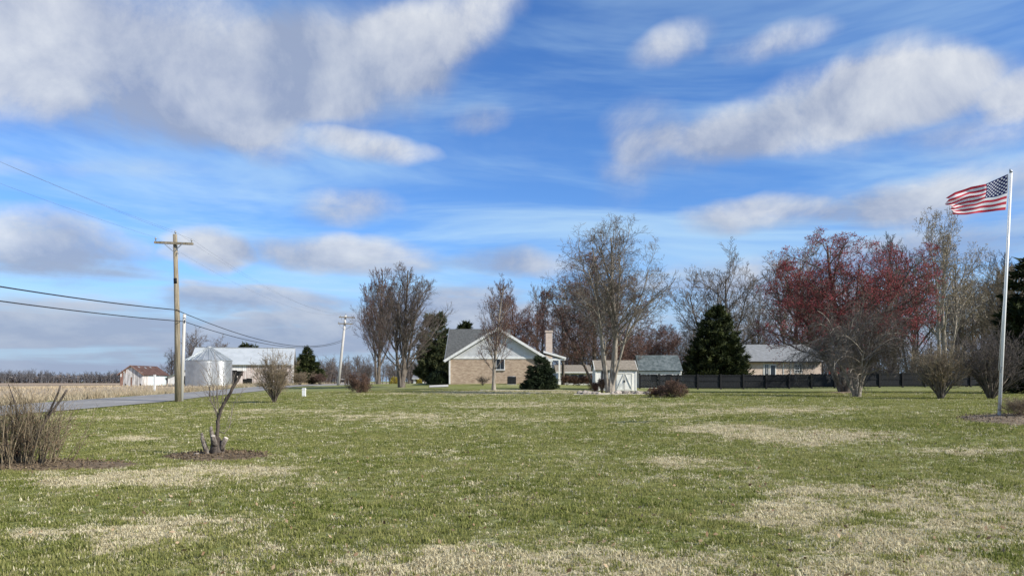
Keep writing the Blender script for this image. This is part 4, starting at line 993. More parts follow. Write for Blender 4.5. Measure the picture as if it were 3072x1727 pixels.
# left wing with its own ridge across
wx0, wy0, wy1 = -5.75, 6.2, 18.2; wr = Z(986, HD + 12) - hz; wm = (wy0 + wy1) / 2
MB().box(wx0 + .35, -xw + .0, wy0 + .5, wy1 - .5, 0, e_).build('wall', brick, hs)
MB().add([(wx0 + .36, wy0 + .5, e_), (wx0 + .36, wy1 - .5, e_), (wx0 + .36, wm, wr - .3), (wx0 + .5, wy0 + .5, e_), (wx0 + .5, wy1 - .5, e_), (wx0 + .5, wm, wr - .3)], [(0, 1, 2), (5, 4, 3), (0, 3, 4, 1), (1, 4, 5, 2), (2, 5, 3, 0)]).build('gable', siding, hs)
rw = MB().slab((wx0, wy0, e_ - .1), (1.2, wy0, e_ - .1), (1.2, wm, wr), (wx0, wm, wr), .14).slab((wx0, wm, wr), (1.2, wm, wr), (1.2, wy1, e_ - .1), (wx0, wy1, e_ - .1), .14).build('roof', shingle, hs)
MB().bar((wx0 - .03, wy0, e_ - .15), (wx0 - .03, wm, wr - .07), .05, .2).build('fascia', metal_grey, rw)
# chimney
cx0, cx1 = 4.95, 5.65; cz = Z(992, HD + 7) - hz
ch = MB().box(cx0, cx1, 6.6, 7.5, 0, cz - .16).build('chimney', brick_pale, hs)
MB().box(cx0 - .07, cx1 + .07, 6.53, 7.57, cz - .16, cz).build('chimney_cap', brick_pale, ch)
# porch on the right
pr = MB().slab((4.3, 1.8, Z(1054, HD + 4) - hz), (4.3, 6.3, Z(1054, HD + 4) - hz), (6.75, 6.3, Z(1074, HD + 4) - hz), (6.75, 1.8, Z(1074, HD + 4) - hz), .1).build('porch_roof', shingle, hs)
MB().bar((4.5, 1.76, Z(1057, HD + 4) - hz), (6.75, 1.76, Z(1076, HD + 4) - hz), .05, .2).build('fascia', white, pr)
MB().box(5.0, 6.7, 1.85, 1.95, Z(1082, HD + 4) - hz, Z(1077, HD + 4) - hz).build('beam', white, pr)
for xx in (5.25, 6.1): MB().box(xx - .08, xx + .08, 1.85, 2.01, 0, Z(1082, HD + 4) - hz).build('post', white, hs)
# window on the gable end
x0, x1, z0, z1 = (1489 - 1494) * s, (1513 - 1494) * s, Z(1108, HD) - hz, Z(1077, HD) - hz
wn = MB().box(x0 - .05, x1 + .05, -.05, -.004, z0 - .02, z1 + .05).build('window', white, hs)
MB().box(x0 + .02, (x0 + x1) / 2 - .02, -.062, -.052, z0 + .04, z1).build('pane', glass_dark, wn); MB().box((x0 + x1) / 2 + .02, x1 - .02, -.062, -.052, z0 + .04, z1).build('pane', glass_dark, wn)
MB().box(x0 - .1, x1 + .1, -.12, -.01, z0 - .10, z0 - .03).build('sill', concrete, wn)
ac = thing('air_conditioner', 'dark air conditioning unit standing against the shaded brick wall', 'air conditioner', W(1535, 70.6, -.05))
MB().box(-.42, .42, -.4, .4, .06, .78).build('cabinet', ac_dark, ac); MB().box(-.46, .46, -.44, .44, 0, .06).build('base', concrete, ac)
MB().tube([(0, 0, .78), (0, 0, .83)], .36, 16).build('fan_guard', metal_grey, ac)
for i in range(7): MB().box(-.40, .40, -.415, -.40, .14 + i * .085, .17 + i * .085).build('louvre', ac_dark, ac)

# ------------------------------------------------------------------ white garden shed
WD = 62; gs = thing('garden_shed', 'small cream white garden shed with crossbraced double doors', 'shed', W(1848, WD, -.08))
s = WD / F; z0 = gs.location.z; hw = 60 * s; e_ = Z(1107, WD) - z0; dp = 2.7; r_ = Z(1080, WD + 1.35) - z0
MB().box(-hw, hw, 0, dp, 0, e_).build('wall', shed_white, gs)
for q in (-1, 1): MB().add([(q * hw, .0, e_), (q * hw, dp, e_), (q * hw, dp / 2, r_ - .06), (q * (hw - .05), .0, e_), (q * (hw - .05), dp, e_), (q * (hw - .05), dp / 2, r_ - .06)], [(0, 1, 2), (5, 4, 3), (0, 3, 4, 1), (1, 4, 5, 2), (2, 5, 3, 0)]).build('gable', shed_white, gs)
rfg = MB().slab((-hw - .12, -.16, e_ - .06), (hw + .12, -.16, e_ - .06), (hw + .12, dp / 2, r_), (-hw - .12, dp / 2, r_), .07).slab((-hw - .12, dp / 2, r_), (hw + .12, dp / 2, r_), (hw + .12, dp + .16, e_ - .06), (-hw - .12, dp + .16, e_ - .06), .07).build('roof', shingle_tan, gs)
for q in (-1, 1): MB().bar((q * (hw + .125), -.16, e_ - .1), (q * (hw + .125), dp / 2, r_ - .05), .03, .1).build('fascia', shed_white, rfg)
for q in (-1, 1): MB().box(q * hw - .06, q * hw + .06, -.03, -.002, 0, e_ - .06).build('corner_board', shed_white, gs)
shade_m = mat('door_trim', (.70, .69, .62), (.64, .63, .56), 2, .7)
dx0, dx1 = (1849 - 1848) * s, (1897 - 1848) * s; dzt = Z(1117, WD) - z0; dm = (dx0 + dx1) / 2
for a, b, q in ((dx0, dm - .01, 1), (dm + .01, dx1, -1)):
    do = MB().box(a, b, -.035, -.003, .12, dzt).build('door', shed_white, gs)
    for x0, x1, u0, u1 in ((a, b, .12, .24), (a, b, dzt - .12, dzt), (a, a + .08, .242, dzt - .122), (b - .08, b, .242, dzt - .122)): MB().box(x0, x1, -.06, -.036, u0, u1).build('door_trim', shade_m, do)
    MB().bar((a + .06 if q > 0 else b - .06, -.05, .26), (b - .06 if q > 0 else a + .06, -.05, dzt - .14), .02, .08, up=(0, 1, 0)).build('door_brace', shade_m, do)
    MB().box((b - .05 if q > 0 else a + .02), (b - .02 if q > 0 else a + .05), -.09, -.061, .8, .98).build('handle', post_black, do)
x0, x1, zz0, zz1 = (1809 - 1848) * s, (1821 - 1848) * s, Z(1135, WD) - z0, Z(1112, WD) - z0
wn = MB().box(x0, x1, -.04, -.003, zz0, zz1).build('window', white, gs)
MB().box(x0 + .03, x1 - .03, -.05, -.041, zz0 + .03, zz1 - .03).build('pane', glass_dark, wn)
MB().box((x0 + x1) / 2 - .012, (x0 + x1) / 2 + .012, -.056, -.051, zz0 + .03, zz1 - .03).build('muntin', white, wn); MB().box(x0 + .03, x1 - .03, -.062, -.057, (zz0 + zz1) / 2 - .012, (zz0 + zz1) / 2 + .012).build('muntin', white, wn)
for q in (x0 - .13, x1 + .01): MB().box(q, q + .12, -.035, -.003, zz0, zz1).build('shutter', post_black, gs)
MB().box(x0 - .13, x1 + .13, -.22, -.042, zz0 - .22, zz0 - .05).build('flower_box', post_black, gs)

# ------------------------------------------------------------------ black fence
FN = 80.0
posts_px = [1919, 1977, 2035, 2093, 2162, 2230, 2298, 2367, 2434, 2503, 2570, 2638, 2707, 2775, 2843, 2911, 2979, 3047]
fx = [(p - 1536) * FN / F for p in posts_px]; fz = [T(x, FN) for x in fx]
fc = thing('fence', 'long black board fence with square posts across the back lawn', 'fence', (fx[0], FN, fz[0]))
FH = 1.62
o = lambda i: (fx[i] - fx[0], fz[i] - fz[0])
for i in range(len(fx)):
    x_, z_ = o(i); MB().box(x_ - .08, x_ + .08, -.13, .03, -.2, FH + .03).build('post', post_black, fc, loc=(0, 0, z_))
for i in range(len(fx) - 1):
    xa_, za = o(i); xb_, zb_ = o(i + 1); L = xb_ - xa_ - .17; n_ = 16; m_ = MB()
    for j in range(n_): m_.box(xa_ + .085 + L * j / n_ + .004, xa_ + .085 + L * (j + 1) / n_ - .004, 0, .022 + .004 * (j % 2), .10 + .01 * ((j * 5 + i) % 3), FH - .06 + .012 * (((j * 7 + i * 3) % 5) - 2))
    pn = m_.build('panel', fence_black, fc, loc=(0, 0, (za + zb_) / 2))
    for hh in (.22, .88, 1.42): MB().box(xa_ + .085, xb_ - .085, -.045, -.006, hh, hh + .09).build('rail', fence_black, pn)

# blue-grey roofed shed behind the fence
KD = 86; ks = thing('garden_shed', 'shed with mottled blue grey shingle roof behind the black fence', 'shed', W(1983, KD, -.1))
s = KD / F; z0 = ks.location.z; hw = 66 * s; e_ = Z(1111, KD) - z0; dp = 5.0; r_ = Z(1065, KD + 2.5) - z0
MB().box(-hw + .1, hw - .1, .3, dp, 0, e_).build('wall', white, ks)
for q in (-1, 1): MB().add([(q * (hw - .1), .3, e_), (q * (hw - .1), dp, e_), (q * (hw - .1), dp / 2, r_ - .1), (q * (hw - .16), .3, e_), (q * (hw - .16), dp, e_), (q * (hw - .16), dp / 2, r_ - .1)], [(0, 1, 2), (5, 4, 3), (0, 3, 4, 1), (1, 4, 5, 2), (2, 5, 3, 0)]).build('gable', white, ks)
rk = MB().slab((-hw, 0, e_), (hw, 0, e_), (hw, dp / 2, r_), (-hw, dp / 2, r_), .08).slab((-hw, dp / 2, r_), (hw, dp / 2, r_), (hw, dp + .2, e_), (-hw, dp + .2, e_), .08).build('roof', shingle_blue, ks)
MB().box(-hw + .08, hw - .08, .22, .29, e_ - .28, e_ - .12).build('fascia', white, rk)
for xx in (-1.2, .6):
    wd = MB().box(xx, xx + .8, .26, .298, .9, 1.8).build('window', white, ks); MB().box(xx + .06, xx + .74, .25, .259, .96, 1.74).build('pane', glass_dark, wd)

# brick house behind the fence
ND = 94; nh = thing('brick_house', 'pale brick house with light grey roof showing over the black fence', 'house', W(2355, ND, -.1))
s = ND / F; z0 = nh.location.z; xa_, xb_ = (2225 - 2355) * s, (2464 - 2355) * s; e_ = Z(1083, ND) - z0; dp = 9.0; r_ = Z(1033, ND + 4.5) - z0
MB().box(xa_, xb_, 0, dp, 0, e_).build('wall', brick_pale, nh)
rn = MB().slab((xa_ - .4, -.5, e_ - .02), (xb_ + .3, -.5, e_ - .02), (xb_ + .3, dp / 2, r_), (xa_ - .4, dp / 2, r_), .1).slab((xa_ - .4, dp / 2, r_), (xb_ + .3, dp / 2, r_), (xb_ + .3, dp + .5, e_ - .02), (xa_ - .4, dp + .5, e_ - .02), .1).build('roof', shingle_lt, nh)
MB().box(xa_ - .4, xb_ + .3, -.56, -.502, e_ - .16, e_ - .02).build('gutter', post_black, rn)
MB().add([(xb_ - .05, 0, e_), (xb_ - .05, dp, e_), (xb_ - .05, dp / 2, r_ - .1), (xb_ - .1, 0, e_), (xb_ - .1, dp, e_), (xb_ - .1, dp / 2, r_ - .1)], [(0, 1, 2), (5, 4, 3), (0, 3, 4, 1), (1, 4, 5, 2), (2, 5, 3, 0)]).build('gable', siding, nh)
def nx_(p): return (p - 2355) * s
w1 = MB().box(nx_(2293), nx_(2307), -.06, -.004, .2, e_ - .35).build('door', white, nh); MB().box(nx_(2295), nx_(2305), -.072, -.062, 1.0, e_ - .42).build('pane', glass_dark, w1); MB().box(nx_(2300) - .03, nx_(2300) + .03, -.08, -.073, 1.0, e_ - .42).build('muntin', white, w1)
w2 = MB().box(nx_(2309), nx_(2328), -.06, -.004, .2, e_ - .35).build('door', white, nh); MB().box(nx_(2312), nx_(2325), -.072, -.062, .5, e_ - .5).build('pane', glass_dark, w2)
for a, b in ((2383, 2406),):
    w3 = MB().box(nx_(a), nx_(b), -.06, -.004, e_ - 1.5, e_ - .3).build('window', white, nh)
    for j in range(3):
        for kk in range(3): MB().box(nx_(a) + .09 + j * .29, nx_(a) + .09 + j * .29 + .22, -.07, -.061, e_ - 1.4 + kk * .33, e_ - 1.4 + kk * .33 + .25).build('pane', glass_dark, w3)
for px in (2290, 2349, 2371): MB().box(nx_(px), nx_(px) + .1, -.05, -.003, 0, e_ - .16).build('trim', white, nh)
# red outbuilding glimpsed behind the maple trunk
rs = thing('red_outbuilding', 'small red outbuilding glimpsed behind the maple trunk over the fence', 'shed', W(2535, 92, -.1))
s = 92 / F; zz = rs.location.z; t_ = Z(1092, 92) - zz
MB().box(-22 * s, 24 * s, 0, 2.6, 0, t_ - .35).build('wall', red_wall, rs)
MB().prism([(-25 * s, t_ - .4), (27 * s, t_ - .4), (1 * s, t_ + .3)], -.15, 2.75).build('roof', shingle, rs)
MB().box(-8 * s, 2 * s, -.04, -.002, .2, t_ - .6).build('door', white, rs)

# houses in the distance
def far_house(px, D, w, eave_py, ridge_py, label, wm_, rm, dp=8):
    h = thing('far_house', label, 'house', W(px, D, -.1)); s = D / F; hw = w * s / 2; e = Z(eave_py, D) - h.location.z; r = Z(ridge_py, D + dp / 2) - h.location.z
    MB().box(-hw, hw, 0, dp, 0, e).build('wall', wm_, h)
    for q in (-1, 1): MB().add([(q * hw, 0, e), (q * hw, dp, e), (q * hw, dp / 2, r - .1), (q * (hw - .1), 0, e), (q * (hw - .1), dp, e), (q * (hw - .1), dp / 2, r - .1)], [(0, 1, 2), (5, 4, 3), (0, 3, 4, 1), (1, 4, 5, 2), (2, 5, 3, 0)]).build('gable', wm_, h)
    rr = MB().slab((-hw - .4, -.4, e - .1), (hw + .4, -.4, e - .1), (hw + .4, dp / 2, r), (-hw - .4, dp / 2, r), .12).slab((-hw - .4, dp / 2, r), (hw + .4, dp / 2, r), (hw + .4, dp + .4, e - .1), (-hw - .4, dp + .4, e - .1), .12).build('roof', rm, h)
    MB().box(-hw - .4, hw + .4, -.46, -.402, e - .22, e - .04).build('fascia', white, rr)
    for f_ in (-.5, .0, .45):
        wd = MB().box(hw * f_ - .5, hw * f_ + .5, -.05, -.004, e * .42, e * .82).build('window', white, h); MB().box(hw * f_ - .42, hw * f_ + .42, -.062, -.052, e * .45, e * .79).build('pane', glass_dark, wd)
    return h
far_house(1722, 112, 95, 1114, 1094, 'low house with pale roof half hidden right of the porch', white, shingle_tan)
far_house(1187, 230, 34, 1128, 1112, 'distant grey roofed house between the bare trunks', white, shingle)
far_house(1262, 210, 44, 1134, 1120, 'distant white house behind the small yellow bush', white, shingle_lt)
far_house(1030, 240, 30, 1136, 1124, 'distant white cottage behind the leaning far pole', white, shingle)

# rocks in the bed by the forked tree
import bmesh
rrng = random.Random(9)
def rock_mesh(i):
    bm = bmesh.new(); bmesh.ops.create_icosphere(bm, subdivisions=2, radius=1)
    ph = [rrng.random() * 6 for _ in range(6)]
    for v in bm.verts:
        c = v.co; k = 1 + .18 * math.sin(3 * c.x + ph[0]) + .15 * math.sin(4 * c.y + ph[1]) + .12 * math.sin(5 * c.z + ph[2]) + rrng.uniform(-.05, .05)
        v.co = c * k
    me = bpy.data.meshes.new('rock'); bm.to_mesh(me); bm.free(); me.materials.append(rock_m); return me
rms = [rock_mesh(i) for i in range(4)]
for i, (px, D, sc) in enumerate([(1742, 48.6, .26), (1757, 48.2, .30), (1771, 48.4, .22), (1785, 47.9, .24), (1797, 47.6, .2), (1852, 47.6, .30), (1866, 48.0, .24), (1880, 47.7, .3), (1897, 47.8, .22), (1912, 47.6, .26), (1926, 47.9, .22), (1944, 47.7, .24), (1838, 47.4, .18)]):
    o_ = link_mesh('garden_rock', rms[i % 4], None, None, W(px, D, sc * .28)); o_.scale = (sc, sc * .8, sc * .62); o_.rotation_euler = (0, 0, i * 1.1)
    tag(o_, 'rounded brown rock edging the bed below the forked tree', 'rock', 'rocks edging the bed')
o_ = link_mesh('garden_rock', rms[1], None, None, W(588, DST - .1, .02)); o_.scale = (.12, .09, .06); tag(o_, 'flat stone added for the stump shadow at the mulch edge', 'rock')  # added stone, stands in for the dark shadow beside the stump

# ------------------------------------------------------------------ flag and pole
FPD = 18.0; k = FPD / F
fp = thing('flagpole', 'tall white metal flagpole standing in the mulch bed', 'flagpole', W(2997, FPD, -.05))
fpx, fpy, fpz = fp.location
tx, tz = (3034 - 2997) * k, Z(518, FPD) - fpz
MB().tube([(0, 0, 0), (tx * .5, 0, tz * .5), (tx, 0, tz)], [.040, .036, .028], 14).build('pole', flagpole_m, fp, True)
MB().tube([(0, 0, 0), (.0, 0, .12)], [.07, .055], 14).build('base_collar', metal_grey, fp, True)
MB().tube([(tx - .01, 0, tz), (tx - .01, 0, tz + .04), (tx - .03, 0, tz + .06), (tx - .03, 0, tz + .09)], [.035, .035, .022, .012], 10).build('truck', metal_grey, fp, True)
MB().tube([(tx - .05, -.03, tz - .02), (tx * .5 - .06, -.035, tz * .5), (.02 - .06, -.035, 1.2)], .006, 5).build('halyard', white, fp, True)
MB().bar((.02, -.03, 1.15), (.02, -.07, 1.3), .02, .03).build('cleat', metal_grey, fp)

def flag_mat():
    m = bpy.data.materials.new('flag_cloth'); m.use_nodes = True; t = m.node_tree; t.nodes.clear(); g = G(t)
    out = g.node('ShaderNodeOutputMaterial'); b = g.node('ShaderNodeBsdfPrincipled'); b.inputs['Roughness'].default_value = .7; b.inputs['Specular IOR Level'].default_value = .2
    uv = g.node('ShaderNodeUVMap'); u, v, _ = g.sep(uv.outputs[0])
    stripe = g.m('MODULO', g.m('FLOOR', g.m('MULTIPLY', v, 13.0)), 2.0)
    base = g.mix(stripe, (.60, .045, .075), (.92, .91, .91))
    can = g.m('MULTIPLY', g.m('LESS_THAN', u, .4), g.m('LESS_THAN', v, 7 / 13))
    a = g.m('MULTIPLY', u, 12 / .4); c = g.m('MULTIPLY', v, 10 * 13 / 7)
    ia, ic = g.m('ROUND', a), g.m('ROUND', c)
    par = g.m('LESS_THAN', g.m('MODULO', g.m('ADD', ia, ic), 2.0), .5)
    inr = g.m('MULTIPLY', g.m('MULTIPLY', g.m('GREATER_THAN', ia, .5), g.m('LESS_THAN', ia, 11.5)), g.m('MULTIPLY', g.m('GREATER_THAN', ic, .5), g.m('LESS_THAN', ic, 9.5)))
    dx = g.m('MULTIPLY', g.m('SUBTRACT', a, ia), 1.52 * .4 / 12); dy = g.m('MULTIPLY', g.m('SUBTRACT', ic, c), .91 * 7 / 13 / 10)
    r = g.m('SQRT', g.m('ADD', g.m('MULTIPLY', dx, dx), g.m('MULTIPLY', dy, dy)))
    th = g.m('ABSOLUTE', g.m('SUBTRACT', g.m('FLOORED_MODULO', g.m('ADD', g.m('ARCTAN2', dx, dy), math.pi / 5), 2 * math.pi / 5), math.pi / 5))
    Ro = .034; ri = Ro * .42; ph = math.pi / 5
    den = g.m('ADD', g.m('MULTIPLY', g.m('SINE', g.m('SUBTRACT', ph, th)), ri), g.m('MULTIPLY', g.m('SINE', th), Ro))
    star = g.m('LESS_THAN', g.m('MULTIPLY', r, den), Ro * ri * math.sin(ph))
    star = g.m('MULTIPLY', g.m('MULTIPLY', star, par), inr)
    blue = g.mix(star, (.018, .025, .115), (.88, .88, .88))
    cc = g.mix(can, base, blue); cc = g.mix(g.m('LESS_THAN', u, .012), cc, (.85, .85, .83))
    g.link(cc, b.inputs['Base Color'])
    tr = g.node('ShaderNodeBsdfTranslucent'); g.link(cc, tr.inputs[0]); mx = g.node('ShaderNodeMixShader'); mx.inputs[0].default_value = .45
    g.link(b.outputs[0], mx.inputs[1]); g.link(tr.outputs[0], mx.inputs[2]); g.link(mx.outputs[0], out.inputs[0])
    return m
nu, nv_ = 90, 50
top_e = [(0, 3024, 522), (.2, 2990, 537), (.4, 2955, 553), (.5, 2944, 554), (.65, 2914, 558), (.85, 2868, 575), (1, 2850, 590)]
bot_e = [(0, 3017, 630), (.25, 2978, 634), (.5, 2940, 637), (.75, 2900, 642), (1, 2854, 642)]
def lerp_t(tab, u): return np.interp(u, [q[0] for q in tab], [q[1] for q in tab]), np.interp(u, [q[0] for q in tab], [q[2] for q in tab])
U, Vv = np.meshgrid(np.linspace(0, 1, nu), np.linspace(0, 1, nv_))
ax, ay = lerp_t(top_e, U); bx_, by_ = lerp_t(bot_e, U)
squash = np.clip((U - .38) / .62, 0, 1)
vv = Vv + squash * .16 * np.sin(Vv * 3.1416) * (1 - Vv)     # upper stripes bunch towards the fly
ripx = 5 * U * np.sin(Vv * 5 + U * 3)
PX = ax + (bx_ - ax) * vv + ripx; PY = ay + (by_ - ay) * vv + 2.6 * np.sin(U * 17 - Vv * 2.5) * (.25 + U) * np.sin(vv * 3.14) + 1.5 * np.sin(U * 11 + .5)* U
DY = .075 * np.sin(U * 13 - Vv * 3.4) * (.25 + .75 * U) + .05 * np.sin(U * 7 + Vv * 5) * U + squash * .11 * np.sin(Vv * 16 + U * 9) * (1 - Vv) ** .7 + .10 * U
fv = np.stack([(PX - 2997) * k, DY - .02, (1245 - PY) * k + 0 * PX], -1)
zoff = Z(1245, FPD) - fpz
idx = np.arange(nu * nv_).reshape(nv_, nu); q = np.stack([idx[:-1, :-1], idx[1:, :-1], idx[1:, 1:], idx[:-1, 1:]], -1).reshape(-1, 4)
fm = raw_mesh('flag', fv, q)
uvl = fm.uv_layers.new(name='UVMap'); li = np.zeros(len(fm.loops), np.int32); fm.loops.foreach_get('vertex_index', li)
uvl.data.foreach_set('uv', np.stack([U.ravel()[li], Vv.ravel()[li]], -1).astype(np.float32).ravel())
tag(link_mesh('flag', fm, flag_mat(), None, (fpx, fpy, fpz + zoff)), 'American flag with stars and stripes blowing from the white pole', 'flag')

# ------------------------------------------------------------------ far wood, dry grass, stubble, lawn grass
rng = np.random.default_rng(77)
N = 520
tx_ = rng.uniform(-780, -395, N); ty_ = rng.uniform(905, 975, N); hh = rng.uniform(9.5, 16, N)
hh *= .75 + .4 * fbm(tx_ / 30, ty_ * 0, 3, 4)
st = np.stack([tx_, ty_, T(tx_, ty_) - .3], -1)
p, r = grow(st, np.tile([0, 0, 1.], (N, 1)), hh, np.full(N, .35), np.full(N, .1), 4, .04, .05, rng)
P, D_, L_, R2 = spawn(p, r, hh, 12, .15, .98, R_(38), .15, .38, .5, .5, rng); p2, r2 = grow(P, D_, L_, np.full(len(P), .14), np.full(len(P), .06), 2, .1, .08, rng)
P, D_, L_, R2 = spawn(p2, r2, L_, 5, .15, .98, R_(38), .15, .55, .3, .5, rng); p3, r3 = grow(P, D_, L_, np.full(len(P), .085), np.full(len(P), .05), 1, .1, .05, rng)
tag(link_mesh('far_wood', raw_mesh('far_wood', *join([tubes(p, r, 4), tubes(p2, r2, 3), tubes(p3, r3, 3)])), mat('far_twig', (.105, .102, .105), (.175, .17, .175), .02, .95)), 'far line of bare woodland beyond the plowed fields', 'wood', kind='stuff')  # cooler grey twigs, distance haze put into their colour
def wood_stuff(name, label, N, xr, yr, hr, seed, m, rt):
    rng = np.random.default_rng(seed); x = rng.uniform(*xr, N); y = rng.uniform(*yr, N); h = rng.uniform(*hr, N) * (.7 + .5 * fbm(x / 9, y / 9, 3, seed))
    p, r = grow(np.stack([x, y, T(x, y) - .2], -1), np.tile([0, 0, 1.], (N, 1)), h, np.full(N, .13), np.full(N, .04), 5, .06, .04, rng)
    P, D_, L_, _r = spawn(p, r, h, 14, .08, .98, R_(42), .2, .40, .4, .5, rng); p2, r2 = grow(P, D_, L_, np.full(len(P), rt * 1.7), np.full(len(P), rt), 2, .14, .07, rng)
    P, D_, L_, _r = spawn(p2, r2, L_, 7, .1, .98, R_(42), .2, .55, .3, .5, rng); p3, r3 = grow(P, D_, L_, np.full(len(P), rt), np.full(len(P), rt * .6), 1, .15, .04, rng)
    tag(link_mesh(name, raw_mesh(name, *join([tubes(p, r, 4), tubes(p2, r2, 3), tubes(p3, r3, 3)])), m), label, 'wood', kind='stuff')
wood_stuff('backing_wood', 'tangled grey brown woodland filling in behind the fence and houses', 330, (12, 125), (122, 165), (5, 9.5), 5, twig, .022)
wood_stuff('roadside_brush', 'low grey woodland where the road bends away', 150, (-75, -22), (200, 270), (4, 8), 6, twig, .03)
# dark understorey of the far wood
m_ = MB()
N = 160; ux = np.linspace(-790, -390, N)
v, t = flecks(np.repeat(np.stack([rng.uniform(-790, -390, 9000), rng.uniform(925, 970, 9000), -1.8 + rng.random(9000) ** 1.3 * 10], -1), 1, 0), 1.3, rng)
tag(link_mesh('far_brush', raw_mesh('far_brush', v, None, t, False), mat('far_brush', (.10, .085, .08), (.17, .15, .14), .05, .95)), 'dark brush filling the foot of the far woodland', 'wood', kind='stuff')

def blades(x, y, h, w, rng, lean=.35, per=1):
    n = len(x); a = rng.random(n) * 6.283; z = T(x, y)
    b = np.stack([x, y, z - .01], -1); sd = np.stack([np.cos(a), np.sin(a), np.zeros(n)], -1) * w[:, None]
    tip = b + np.stack([rng.normal(0, lean, n) * h, rng.normal(0, lean, n) * h, h], -1)
    v = np.stack([b - sd, b + sd, tip], 1).reshape(-1, 3)
    return v, np.arange(3 * n).reshape(-1, 3)
straw = mat('straw', (.34, .265, .165), (.52, .44, .30), .9, .9, trans=.25)
n = 22000; y = 28 + 110 * rng.random(n) ** 1.5; e = road_edge(y) - 6.7; x = e - rng.gamma(1.4, 1.6, n)
keep = fbm(x * .3, y * .3, 3, 3) > .36; x, y = x[keep], y[keep]
v, t = blades(x, y, rng.uniform(.15, .62, len(x)) * (.6 + .6 * fbm(x * .2, y * .2, 2, 8)), np.full(len(x), .022), rng)
tag(link_mesh('verge_grass', raw_mesh('verge_grass', v, None, t, False), straw), 'tall dry tan grass along the far side of the road', 'dry grass', kind='stuff')
rows = np.floor(rng.random(26000) * 90) * .9; y = 30 + 170 * rng.random(26000) ** 1.3; x = road_edge(y) - 9 - rows
v, t = blades(x, y, rng.uniform(.12, .42, len(x)), np.full(len(x), .03), rng, .4)
tag(link_mesh('corn_stubble', raw_mesh('corn_stubble', v, None, t, False), mat('stubble', (.33, .25, .155), (.51, .42, .28), .5, .95)), 'cut corn stalks standing in the harvested field', 'stubble', kind='stuff')

# lawn: tufts instanced on points
def blade_tuft(n, h, spread_, wdt, lean, seed, m, curl=.3):
    r = np.random.default_rng(seed); V = []; Tt = []
    for i in range(n):
        a = r.random() * 6.283; q = r.random() * 6.283; d = spread_ * math.sqrt(r.random()); b = np.array([d * math.cos(q), d * math.sin(q), -.004])
        L = h * r.uniform(.55, 1.15); w = wdt * r.uniform(.7, 1.2); ln = abs(r.normal(0, lean)); o = np.array([math.cos(a), math.sin(a), 0]); s_ = np.array([-math.sin(a), math.cos(a), 0])
        mid = b + o * math.sin(ln * .6) * L * .55 + np.array([0, 0, math.cos(ln * .6) * L * .55]); tip = mid + o * math.sin(ln * (1 + curl)) * L * .5 + np.array([0, 0, math.cos(min(1.5, ln * (1 + curl))) * L * .5])
        k = len(V); V += [b - s_ * w, b + s_ * w, mid - s_ * w * .8, mid + s_ * w * .8, tip]; Tt += [(k, k + 1, k + 3), (k, k + 3, k + 2), (k + 2, k + 3, k + 4)]
    me = raw_mesh('tuft', np.array(V), None, np.array(Tt), True); me.materials.append(m)
    return bpy.data.objects.new('tuft', me)
def tuft_mat(name, cols, trans=.3):
    m = bpy.data.materials.new(name); m.use_nodes = True; t = m.node_tree; t.nodes.clear(); g = G(t)
    out = g.node('ShaderNodeOutputMaterial'); b = g.node('ShaderNodeBsdfDiffuse'); oi = g.node('ShaderNodeObjectInfo')
    geo = g.node('ShaderNodeNewGeometry')
    rr = g.m('FRACT', g.m('ADD', oi.outputs['Random'], g.m('MULTIPLY', geo.outputs['Random Per Island'], .55)))
    cr = g.node('ShaderNodeValToRGB'); g.link(rr, cr.inputs[0])
    e = cr.color_ramp.elements
    while len(e) < len(cols): e.new(.5)
    for i, c in enumerate(cols): e[i].position = i / (len(cols) - 1); e[i].color = c + (1,)
    pn = g.noise(geo.outputs['Position'], .55, 4, .6)
    cc = g.mix(g.m('MULTIPLY', g.ss(pn, .35, .68), .55), cr.outputs[0], cols[-1])
    g.link(cc, b.inputs[0]); tr = g.node('ShaderNodeBsdfTranslucent'); g.link(cc, tr.inputs[0]); mx = g.node('ShaderNodeMixShader'); mx.inputs[0].default_value = trans
    g.link(b.outputs[0], mx.inputs[1]); g.link(tr.outputs[0], mx.inputs[2]); g.link(mx.outputs[0], out.inputs[0])
    return m
gm1 = tuft_mat('grass_blade', [(.072, .094, .016), (.190, .222, .048), (.300, .312, .096), (.41, .385, .155)], .45)
gm2 = tuft_mat('straw_blade', [(.30, .245, .13), (.55, .48, .295), (.80, .73, .50), (.62, .55, .36)], .35)
def coll(name, objs):
    c = bpy.data.collections.new(name)
    for o_ in objs: c.objects.link(o_)
    return c
c_green = coll('grass_tufts', [blade_tuft(16, .044, .06, .0042, .85, 200 + i, gm1) for i in range(4)])
c_straw = coll('straw_tufts', [blade_tuft(16, .038, .065, .0046, 1.15, 210 + i, gm2, .6) for i in range(4)])

